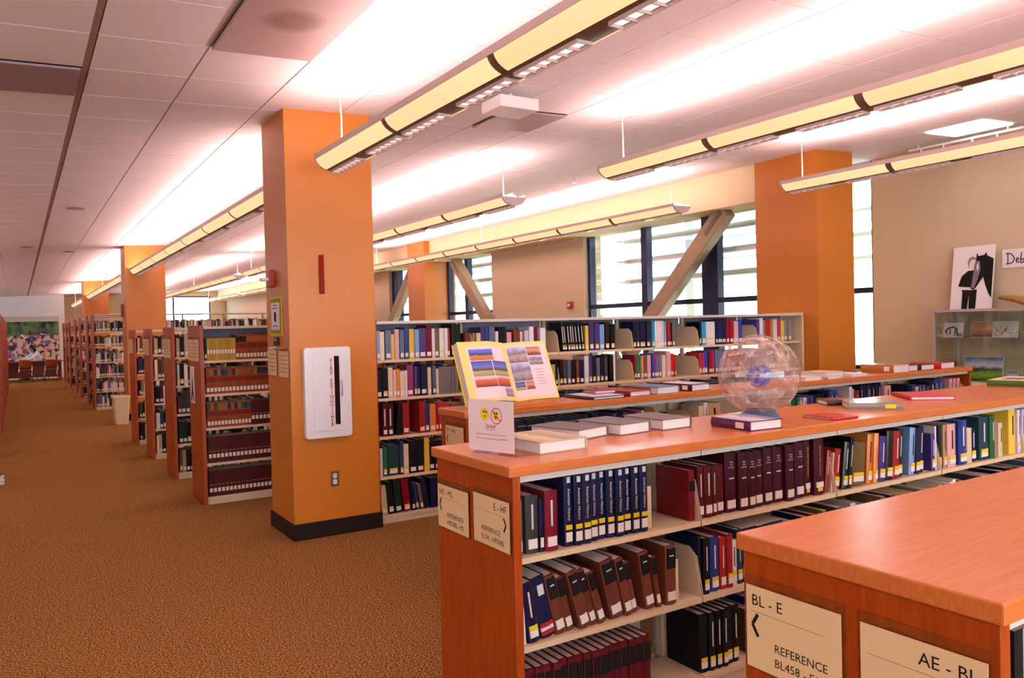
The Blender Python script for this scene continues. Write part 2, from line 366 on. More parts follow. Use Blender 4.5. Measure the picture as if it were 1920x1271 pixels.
for i in range(-15, 17):
    for j in range(-18, 56):
        x0, y0 = GX+PX*i, GY+PY*j
        if x0+.05 > XE or x0+PX < XW or y0+PY < YS or y0 > YN+2.0: continue
        if (i, j) in special: continue
        cxm, cym = x0+PX/2, y0+PY/2
        d = Vector((cxm, cym, zc(cxm)-1.6)); f_ = d.dot(fw)
        vis = f_ > .3 and abs(d.dot(rt)/f_) < .68 and abs(d.dot(up)/f_) < .47
        cells.append((0 if vis else 1, d.length, x0, y0, x0 if i != -1 else x0))
cells.sort()
rest = MB()
for n, (v_, dd, x0, y0, _) in enumerate(cells):
    xa = x0+g+(.022 if abs(x0-GX) < .01 else 0)
    if v_ == 0 and n < 300 and x0+PX < XE:
        o = link('ceiling_tile', TILE, None, ceil, (x0+g, y0+g, zc(x0+g)))
        if abs(x0-GX) < .01: o.scale.x = (PX-2*g-.03)/(PX-2*g); o.location = (x0+g+.03, y0+g, zc(x0+g+.03))
    else:
        k = len(rest.v); off = .03 if abs(x0-GX) < .01 else 0
        rest.box(x0+g+off, min(x0+PX-g, XE), y0+g, y0+PY-g, 0, 0); rest.v[k:] = [(x, y, zc(x)+(0 if q < 4 else .02)) for q, (x, y, z) in enumerate(rest.v[k:])]
ro = rest.build('ceiling_tile_field', 'tile_white', ceil); ro['kind'] = 'stuff'
tb = MB()
for x in xs:
    if abs(x-GX) < .01: continue
    tb.box(x-.012, x+.012, YS, YN+2, zc(x)+.006, zc(x)+.016)
for y in ys:
    k = len(tb.v); tb.box(XW, XE, y-.012, y+.012, 0, 0); tb.v[k:] = [(x, yy, zc(x)+(.007 if q < 4 else .017)) for q, (x, yy, z) in enumerate(tb.v[k:])]
tb.build('ceiling_grid', 'tbar_white', ceil)
MB().box(GX-.006, GX+.030, YS, YN+2, zc(GX)+.004, zc(GX)+.014).build('ceiling_joint', 'trim_brown', ceil)

# walls
struct(MB().box(XW-.2, XW, YS, 29, 0, 3.2).box(XW-.2, XW, 29, YN, 0, .6).box(XW-.2, XW, 29, YN, 2.75, 3.2).build('wall_left', 'wall_dull'))
wl = struct(empty('window_left', (XW, 29, .6)))  # unseen window, added so daylight brightens the far wall
for k in range(6): MB().box(-.12, -.04, k*1.4-.04, k*1.4+.04, 0, 2.15).build('window_frame', 'mullion', wl)
for k in range(5): MB().box(-.09, -.08, k*1.4+.04, k*1.4+1.36, 0, 2.15).build('pane', 'glass', wl)
wb = struct(MB().box(XW-.2, XE, YS-.2, YS, 0, .4).box(XW-.2, XE, YS-.2, YS, 2.8, 3.7).box(XW, -6.5, YS-.2, YS, .4, 2.8).box(7.0, XE, YS-.2, YS, .4, 2.8).build('wall_back', 'wall_dull'))
w0 = struct(empty('window_back', (0, YS, .4)))
for k in range(10): MB().box(-6.5+k*1.5-.04, -6.5+k*1.5+.04, -.12, -.04, 0, 2.4).build('window_frame', 'mullion', w0)
for k in range(9): MB().box(-6.5+k*1.5+.04, -6.5+k*1.5+1.46, -.09, -.08, 0, 2.4).build('pane', 'glass', w0)
struct(MB().box(XW, 1.63, YN, YN+.2, 0, 3.4).build('wall_far_mural', 'wall_white'))
struct(MB().box(1.43, 1.63, YN+.2, YN+2, 0, 3.4).build('wall_far_return', 'wall_white'))
struct(MB().box(1.63, 5.0, YN+2, YN+2.2, 0, 3.5).box(5.0, 7.55, YN+2, YN+2.2, 0, 1.9).box(7.55, WX+.3, YN+2, YN+2.2, 0, 3.6).box(5.0, 7.55, YN+2, YN+2.2, 3.3, 3.6).build('wall_far', 'wall_cream'))
wf = struct(empty('window_5', (5.0, YN+2.05, 1.9)))
MB().box(0, 2.55, 0, .06, 0, .05).box(0, 2.55, 0, .06, 1.35, 1.4).box(0, .05, 0, .06, 0, 1.4).box(2.5, 2.55, 0, .06, 0, 1.4).box(.95, 1.02, 0, .06, 0, 1.4).build('window_frame', 'mullion', wf)
MB().box(.05, .95, .02, .03, .05, 1.35).build('pane', 'glass', wf); MB().box(1.02, 2.5, .02, .03, .05, 1.35).build('pane', 'glass', wf)
struct(MB().box(XE, XE+.2, YS, 6.10, 0, 3.65).box(XE, XE+.2, 6.10, 6.75, 0, .93).build('wall_right_gallery', 'wall_beige'))
struct(MB().box(WX+.1, XE+.2, 6.75, 6.9, 0, 3.7).build('wall_right_return', 'wall_beige'))
def zx(x): return zc(x)+.03
segs = [(10.75, 13.83), (19.05, YN+2.2)]
wr = struct(MB().box(WX, WX+.3, 6.75, 10.75, 0, .9).box(WX, WX+.3, 13.83, 19.05, 0, .9).box(WX, WX+.3, 6.75, YN+2.2, 3.10, 3.62).build('wall_right', 'wall_beige'))
for a, b in segs: MB().box(WX-.08, WX+.3, a, b, 0, 3.10).build('wall_panel', 'wall_beige', wr)
sf = MB()
for a, b in ((6.72, 15.93), (16.8, YN+2)):
    k = len(sf.v); sf.box(7.86, WX, a, b, 0, 0); sf.v[k:] = [(x, y, 3.08 if q < 4 else zx(x)) for q, (x, y, z) in enumerate(sf.v[k:])]
struct(sf.build('trim_soffit', 'wall_cream'))
def window(n, x, y0, y1, z0, z1, mull, hz, lab):
    o = struct(empty('window_%d' % n, (x, y0, z0)), lab); W_, H_ = y1-y0, z1-z0
    e_ = .07 if n < 4 else .012
    edges = [(0, e_)]+[(m-y0-w_/2, m-y0+w_/2) for m, w_ in mull]+[(W_-e_, W_)]
    for a, b in edges: MB().box(0, .12, a, b, 0, H_).build('window_frame', 'mullion', o)
    MB().box(0, .1, 0, W_, 0, .05).build('window_frame', 'mullion', o)
    for k in range(len(edges)-1):
        a, b = edges[k][1], edges[k+1][0]
        MB().box(.01, .1, a, b, hz-z0-.035, hz-z0+.035).build('transom', 'mullion', o)
        MB().box(.05, .058, a, b, .05, hz-z0-.035).build('pane', 'glass', o)
        MB().box(.05, .058, a, b, hz-z0+.035, H_).build('pane', 'glass', o)
window(1, WX, 6.75, 10.75, .9, 3.09, [(7.95, .30), (9.32, .13)], 1.89, 'dark framed window behind the tall bookcase')
window(2, WX, 13.83, 15.93, .9, 3.09, [(15.05, .14)], 1.91, 'dark framed window right of the far orange column')
window(3, WX, 16.8, 19.05, .9, 3.09, [(18.75, .3)], 1.95, 'dark framed window left of the far orange column')
window(4, XE, 6.10, 6.75, .93, 3.62, [], 1.95, 'narrow window beside the right orange column')
# columns
def column(name, x0, x1, y0, y1, lab):
    o = struct(empty(name, (x0, y0, 0)), lab)
    m = MB().box(0, x1-x0, 0, y1-y0, 0, 0); m.v = [(x, y, .12 if q < 4 else zc(x0+x)+.03) for q, (x, y, z) in enumerate(m.v)]
    m.build('shaft', 'orange_paint', o, bevel=.006)
    MB().box(-.012, x1-x0+.012, -.012, y1-y0+.012, 0, .125).build('column_base', 'rubber_black', o)
    return o
column('column_near', 1.75, 2.45, 5.97, 6.59, 'orange square column carrying the extinguisher cabinet')
column('column_aisle', 1.75, 2.45, 16.4, 17.05, 'orange column between the two sets of aisle bookcases')
column('column_far', 1.75, 2.45, 27.35, 28.0, 'farthest visible orange column along the aisle')
column('column_window', 7.83, 8.5, 5.82, 6.72, 'orange column beside the narrow window')
column('column_window_far', 7.72, 8.5, 15.93, 16.8, 'orange column between two diagonal braces')
# steel braces in front of the windows
def brace(ya, za, yb, zb, lab):
    o = empty('diagonal_brace', (8.12, ya, za)); tag(o, lab, 'brace', 'diagonal steel braces at the windows')
    d = Vector((0, yb-ya, zb-za)); L = d.length; a = math.atan2(d.z, d.y)
    m = Matrix.Rotation(a, 4, 'X')
    MB().mbox(m, -.09, .09, -.02, L+.02, -.115, .115).build('beam', 'brace_steel', o, bevel=.012)
    for q in (.02, L-.42): MB().mbox(m, -.10, -.088, q, q+.4, -.03, .03).build('gusset', 'brace_side', o)
brace(9.55, 1.1, 7.46, 3.08, 'brown steel diagonal brace across the large window')
brace(13.25, 1.15, 15.2, 3.05, 'brown steel brace sloping down right of the far window column')
brace(19.2, 1.3, 17.25, 3.08, 'brown steel brace sloping down left of the far window column')
# sunshades outside
def shade(y0, y1, x, z, lab):
    o = empty('sunshade', (x, y0, z)); tag(o, lab, 'sunshade', 'white perforated sunshade shelves outside the windows')
    MB().box(0, 1.1, 0, y1-y0, 0, .012).build('perforated_plate', 'perforated', o)
    for yy in (.15, y1-y0-.15): MB().box(-(x-(WX+.25 if x < 9.5 else XE+.15)), 1.1, yy-.015, yy+.015, -.03, -.001).build('arm', 'louver_white', o)
    for xx in (0, 1.1): MB().tube([(xx, 0, 0), (xx, y1-y0, 0)], .045, 8).build('edge_tube', 'louver_white', o, True)
for wn, (y0, y1, x) in {'large window': (6.9, 10.4, 8.85), 'window right of the far column': (13.9, 16.1, 8.85), 'window left of the far column': (16.6, 19.0, 8.85), 'narrow window': (5.6, 8.0, 9.95)}.items():
    for k, z in enumerate((2.98, 2.64, 2.30)): shade(y0, y1, x, z+(.12 if x > 9 else 0), ('top', 'middle', 'lowest')[k]+' white perforated sunshade shelf outside the '+wn)
for y in (9.75, 14.5):
    m = MB().box(9.7, 9.85, y-.09, y+.09, -1, 3.7).build('sunshade_post', 'louver_white'); tag(m, 'pale steel post outside the '+('large window' if y < 12 else 'far window'), 'post')
# hillside
hm = MB(); NX, NY = 14, 18
for i in range(NX+1):
    for j in range(NY+1):
        x = 14+i*9; y = -50+j*14
        hm.v.append((x, y, -7+max(0, i-2)*1.35+1.2*math.sin(i*1.3+j*.8)))
for i in range(NX):
    for j in range(NY):
        a = i*(NY+1)+j; hm.f.append((a, a+NY+1, a+NY+2, a+1))
struct(hm.build('hillside', 'hill_green', None, True))
def tree(x, y, z, h, lab):
    o = empty('tree', (x, y, z)); tag(o, lab, 'tree', 'trees on the hillside')
    MB().tube([(0, 0, 0), (0, 0, h*.4)], .2, 6).build('trunk', 'trunk_brown', o)
    m = MB(); m.lathe([(.01, h*.2), (h*.2, h*.28), (h*.12, h*.5), (h*.15, h*.52), (h*.07, h*.75), (h*.09, h*.77), (.01, h)], n=9); m.build('crown', 'tree_green', o)
for k, (x, y, z, h, l) in enumerate([(40, 26.5, -5.2, 7, 'conifer on the hillside seen through the narrow window'), (60, 55, -2, 8, 'conifer on the hillside beyond the large window'), (55, 75, -2, 8, 'conifer on the hillside beyond the far window')]): tree(x, y, z, h, l)

# ------------------------------------------------------------------ bookcases
def bracket_prof(zh, fy, by): return [(fy, 0), (by, 0), (by, zh), (fy+.07, zh), (fy+.015, zh*.45), (fy, .03)]
def bookcase(lab, group, x0, x1, yf, dep, levels, top, kind, left_panel=False, right_panel=False, detail=True, left_post=True, single=False):
    """double-faced steel bookcase bay from x0 to x1, front edge yf, both faces"""
    o = empty('bookcase', (x0, yf, 0)); tag(o, lab, 'bookcase', group)
    W_ = x1-x0; mid = dep-.045 if single else dep/2; low = kind == 'low'
    b0 = levels[-1]
    MB().box(0, W_, .03, dep-.03, 0, b0-.022).build('base_plinth', 'shelf_paint', o)
    sd = mid-.045
    if single: MB().box(.031, W_, dep-.022, dep-.016, .07, top-.06).build('back_panel', 'shelf_paint', o)
    for lv, z in enumerate(levels):
        for s in (0, 1):
            if single and s: continue
            y0, y1 = (.02, .02+sd) if s == 0 else (dep-.02-sd, dep-.02)
            if not detail:
                if s: continue
                y0, y1 = .02, dep-.02
            m = MB().box(.004, W_-.004, y0, y1, z-.022, z)
            sh = m.build('shelf', 'shelf_paint', o)
            if detail and lv < len(levels)-1:
                for xx in (.004, W_-.007):
                    fy, by = (y0+.005, y1) if s == 0 else (y1-.005, y0)
                    pr = [(fy, 0), (by, 0), (by, .20), (fy+(.075 if s == 0 else -.075), .20), (fy+(.03 if s == 0 else -.03), .165), (fy, .02)]
                    MB().prism([(a, b+z+.0005) for a, b in pr], xx, xx+.003, 'x').build('shelf_bracket', 'shelf_paint', sh)
    if left_post: MB().box(0, .03, mid-.02, mid+.02, .0, top-(.045 if low else .02)).build('upright', 'shelf_paint', o)
    if right_panel: MB().box(W_-.022, W_, mid-.02, mid+.02, .0, top-(.045 if low else .02)).build('upright', 'shelf_paint', o)
    if low:
        MB().box(.003, W_-.003, .012, .03, top-.066, top-.042).build('top_rail', 'rail_paint', o)
        MB().box(.003, W_-.003, dep-.03, dep-.012, top-.066, top-.042).build('top_rail', 'rail_paint', o)
        MB().box(0, W_, .03, dep-.03, top-.055, top-.042).build('top_pan', 'shelf_paint', o)
        ph = top-.0405
    else:
        MB().box(.002, W_-.002, 0, dep, top-.024, top).build('canopy', 'rail_paint', o)
        ph = top+.012
        if detail: MB().box(.031, W_-.03, mid-.004, mid+.004, top-.15, top-.025).build('valance', 'valance_grey', o)
    pm = 'wood_panel' if not (right_panel and kind == 'tallbeige') else 'shelf_paint'
    if left_panel: MB().box(-.034, -.001, 0, dep, 0, ph).build('end_panel', 'wood_panel', o, bevel=.002)
    if right_panel: MB().box(W_+.001, W_+.034, 0, dep, 0, ph).build('end_panel', 'wood_panel' if low else 'shelf_paint', o, bevel=.002)
    return o
TALL = [1.345, 1.03, .715, .385, .07]; LOW = [.755, .43, .09]
BAY = .914
def span(n): return ('leftmost', 'second', 'third', 'fourth', 'fifth', 'sixth', 'seventh')[n]
R1X, R2X, R3X = 1.517, 2.27, 2.478
R1Y, R2Y, R3Y, R0Y = 2.385, 4.10, 6.02, .712
for k in range(2):
    bookcase(span(k)+' bay of the low bookcase at bottom right, signed BL - E', 'low bookcase bays', 1.47+k*BAY, 1.47+(k+1)*BAY, R0Y, .575, LOW, 1.10, 'low', left_panel=k == 0, right_panel=k == 1)
for k in range(6):
    bookcase(span(k)+' bay of the low bookcase under the globe, signed E - HF', 'low bookcase bays', R1X+k*BAY, R1X+(k+1)*BAY, R1Y, .60, LOW, 1.10, 'low', left_panel=k == 0, right_panel=k == 5)
for k in range(6):
    bookcase(span(k)+' bay of the low bookcase under the open photo book', 'low bookcase bays', R2X+k*BAY, R2X+(k+1)*BAY, R2Y, .325, LOW, 1.10, 'low', left_panel=k == 0, right_panel=k == 5, single=True)
for k in range(6):
    bookcase(span(k)+' bay of the tall bookcase right of the near orange column', 'tall bookcase bays behind the low ones', R3X+k*BAY, min(R3X+(k+1)*BAY, 7.78), R3Y, .60, TALL, 1.665, 'tallbeige', left_panel=k == 0, right_panel=k == 5)
aisle = [(7.72, 'holding brown law volumes beside the near column'), (9.30, 'second along the aisle beyond the near column'), (10.98, 'third along the aisle beyond the near column'), (12.60, 'fourth along the aisle, before the waste bin')]
for r, (y, d) in enumerate(aisle):
    for k in range(3):
        bookcase(span(k)+' bay of the bookcase '+d, 'aisle bookcase bays', 1.465+k*BAY, 1.465+(k+1)*BAY, y, .58, TALL, 1.665, 'tall', left_panel=k == 0, detail=r == 0)
T8 = [1.70, 1.373, 1.027, .716, .393, .06]
far = [19.25, 20.9, 23.3, 25.3, 28.3, 30.2, 32.0]
for r, y in enumerate(far):
    for k in range(7 if r == 0 else 1):
        lab = (span(k)+' bay of the tallest bookcase beyond the aisle column') if r == 0 else 'tall far bookcase, '+ordw(r+1)+' past the aisle column'
        bookcase(lab, 'tallest bookcases at the far end', 1.42+k*BAY, 1.42+(k+1)*BAY, y, .58, T8, 2.07, 'tall', left_panel=k == 0, detail=False)
lft = [12.55, 14.4, 16.2, 18.0, 19.8, 21.6, 23.4, 25.2, 27.0, 28.8]
for r, y in enumerate(lft):
    o = bookcase('wood-ended bookcase at the left picture edge, '+ordw(r+1)+' from the front', 'bookcases left of the aisle', -.29-BAY, -.29, y, .58, T8, 2.07, 'tall', detail=False)
    MB().box(BAY+.001, BAY+.034, 0, .58, 0, 2.082).build('end_panel', 'wood_panel', o, bevel=.002)
# wooden counters
def counter(x0, x1, y0, y1, lab):
    o = MB().box(x0, x1, y0, y1, 1.06, 1.10).build('countertop', 'wood_top', bevel=.004); tag(o, lab, 'countertop', 'cherry wood counters')
counter(1.425, 1.47+2*BAY+.05, R0Y-.012, R0Y+.587, 'cherry wood countertop at the bottom right corner')
counter(1.462, R1X+6*BAY+.05, R1Y-.012, R1Y+.612, 'cherry wood countertop carrying the globe and the SHH sign')
counter(R2X-.05, R2X+6*BAY+.05, R2Y-.012, R2Y+.337, 'cherry wood countertop carrying the open photo book')

# ------------------------------------------------------------------ books
RGB = dict(k=(20, 18, 24), n=(26, 30, 74), b=(44, 74, 166), l=(120, 156, 208), c=(56, 156, 208), s=(112, 120, 152), u=(88, 64, 146), v=(214, 204, 224),
 r=(196, 44, 40), R=(150, 22, 50), m=(104, 18, 28), M=(84, 16, 42), w=(230, 222, 222), i=(228, 204, 170), t=(190, 150, 106), y=(226, 188, 70), o=(228, 136, 56),
 p=(228, 170, 172), a=(176, 54, 122), g=(46, 122, 82), G=(26, 46, 38), e=(40, 76, 92), h=(138, 128, 128), H=(78, 74, 74), O=(134, 116, 72), B=(140, 70, 50),
 T=(236, 152, 84), q=(150, 26, 40), D=(120, 20, 26), F=(36, 38, 60))
CN = dict(k='black', n='navy', b='blue', l='light blue', c='cyan', s='steel blue', u='purple', v='pale lavender', r='red', R='crimson', m='dark red', M='burgundy', w='white', i='cream',
 t='tan', y='yellow', o='orange', p='pink', a='magenta', g='green', G='dark green', e='teal', h='grey', H='dark grey', O='olive', B='brown', T='light orange', q='red and black', D='maroon', F='midnight blue')
def book_meshes(t, d, h, rnd):
    """upright book, spine at y=0 facing -y, fore-edge at y=d; returns cover, page block"""
    m = MB(); bt = min(.003, t*.2); bu = min(.008, t*.16) if rnd else .0
    if rnd:
        n = 6; out = [(t*k/n, -bu*math.sin(math.pi*k/n)) for k in range(n+1)]
        pts = out+[(t, .004), (0, .004)]
        m.prism(pts, 0, h, 'z')
    else: m.box(0, t, 0, .004, 0, h)
    m.box(0, bt, .004, d, 0, h).box(t-bt, t, .004, d, 0, h)
    pg = MB().box(bt, t-bt, .004, d-.006, .003, h-.004)
    return m, pg, bu
NB = 0
def upright(x, y, z, t, d, h, code, flag, label, group, big=False):
    global NB; NB += 1
    st = flag[0]; lean = float(flag[1:]) if len(flag) > 1 else 0
    a = math.radians(lean)
    if lean: t = t*math.cos(a)
    cm, pg, bu = book_meshes(t, d, h, big)
    o = cm.build('book', 'book_jacket' if code in 'wlbcspvaOTo' or (NB % 3 == 0 and code not in 'MmBDF') else 'book_cloth', smooth=False)
    j = random.uniform(.82, 1.12)*(1 if code in 'wivpyloTt' else .68); o.color = (*[min(1, c*j) for c in lin(RGB[code])], 1)
    o.location = (x, y, z)
    if lean < 0: o.rotation_euler = (0, a, 0); o.location.z += .0002
    if lean > 0: o.location = (x+t/math.cos(a)-t*math.cos(a), y, z+t*math.sin(a)); o.rotation_euler = (0, a, 0)
    tag(o, label, 'book', group)
    pg.build('page_block', 'page_edge', o)
    f = -bu-.0006
    def strip(nm, mat, a0, a1, z0, z1, pop=0): return MB().box(t*a0, t*a1, f-pop, f+bu*.9+.0005, z0, z1).build(nm, mat, o)
    lh = .036 if big else .034
    if st in 'WYEXBCQP': strip('call_number_label', 'label_white', .14, .84, .018, .018+lh*(1 if st != 'Y' else .75))
    if st in 'YP': strip('reference_sticker', 'label_yellow', .14, .84, .018+lh*.75+.001, .018+lh*1.25)
    if st == 'E':
        strip('reference_sticker', 'label_yellow', .15, .85, .064, .082)
        text('American History', 'white_print', o, (t*.5, f-.0004, .16), .017, (0, 0, -1), (1, 0, 0), name='title')
        strip('emblem', 'white_print', .3, .7, h-.032, h-.01)
    elif st == 'X' and big:
        text("Who's\nWho\nin America", 'white_print', o, (t*.5, f-.0004, h-.055), .0115, (1, 0, 0), (0, 0, 1), name='title', sx=.72)
        strip('volume_title', 'white_print', .3, .72, h-.118, h-.112)
    elif st == 'Z':
        text('Who Was Who in America', 'gold_print', o, (t*.5, f-.0004, .165), .016, (0, 0, -1), (1, 0, 0), name='title', sx=.8)
        strip('call_number_label', 'label_white', .14, .84, .036, .062); strip('reference_sticker', 'label_yellow', .25, .75, .018, .035)
    elif st == 'B':
        strip('title_panel', 'black_print', .12, .9, h-.095, h-.012); strip('title', 'white_print', .3, .7, h-.045, h-.04, .0004)
    elif st == 'C': strip('title_panel', 'black_print', .1, .95, h-.075, h-.006)
    elif st == 'U':
        for q in range(3): strip('stripe', 'paper_pink' if q % 2 else 'red_print', .03, .97, .012+q*.016, .025+q*.016, .0002)
        strip('title', 'white_print', .3, .75, h-.07, h-.03)
    elif st in 'PQ': strip('title', 'white_print', .3, .55, .085, h-.04)
    elif code == 'q': strip('title_panel', 'black_print', .1, .95, h-.09, h-.045)
    elif code == 'D':
        strip('title_panel', 'black_print', .12, .92, h-.10, h-.025)
    elif code == 'F':
        for q in (.04, .075, .11): strip('band', 'grey_print', .04, .96, h-q, h-q+.006)
    elif code == 'T': text('LATINA', 'red_print', o, (t*.5, f-.0004, .14), .02, (0, 0, -1), (1, 0, 0), name='title')
    elif big and h > .18 and t > .02 and NB % 4 < 3:
        dark = code in 'wivpytolTh'
        strip('title', 'black_print' if dark else 'white_print', .4, .54, h*.42, h*.85)
    return o
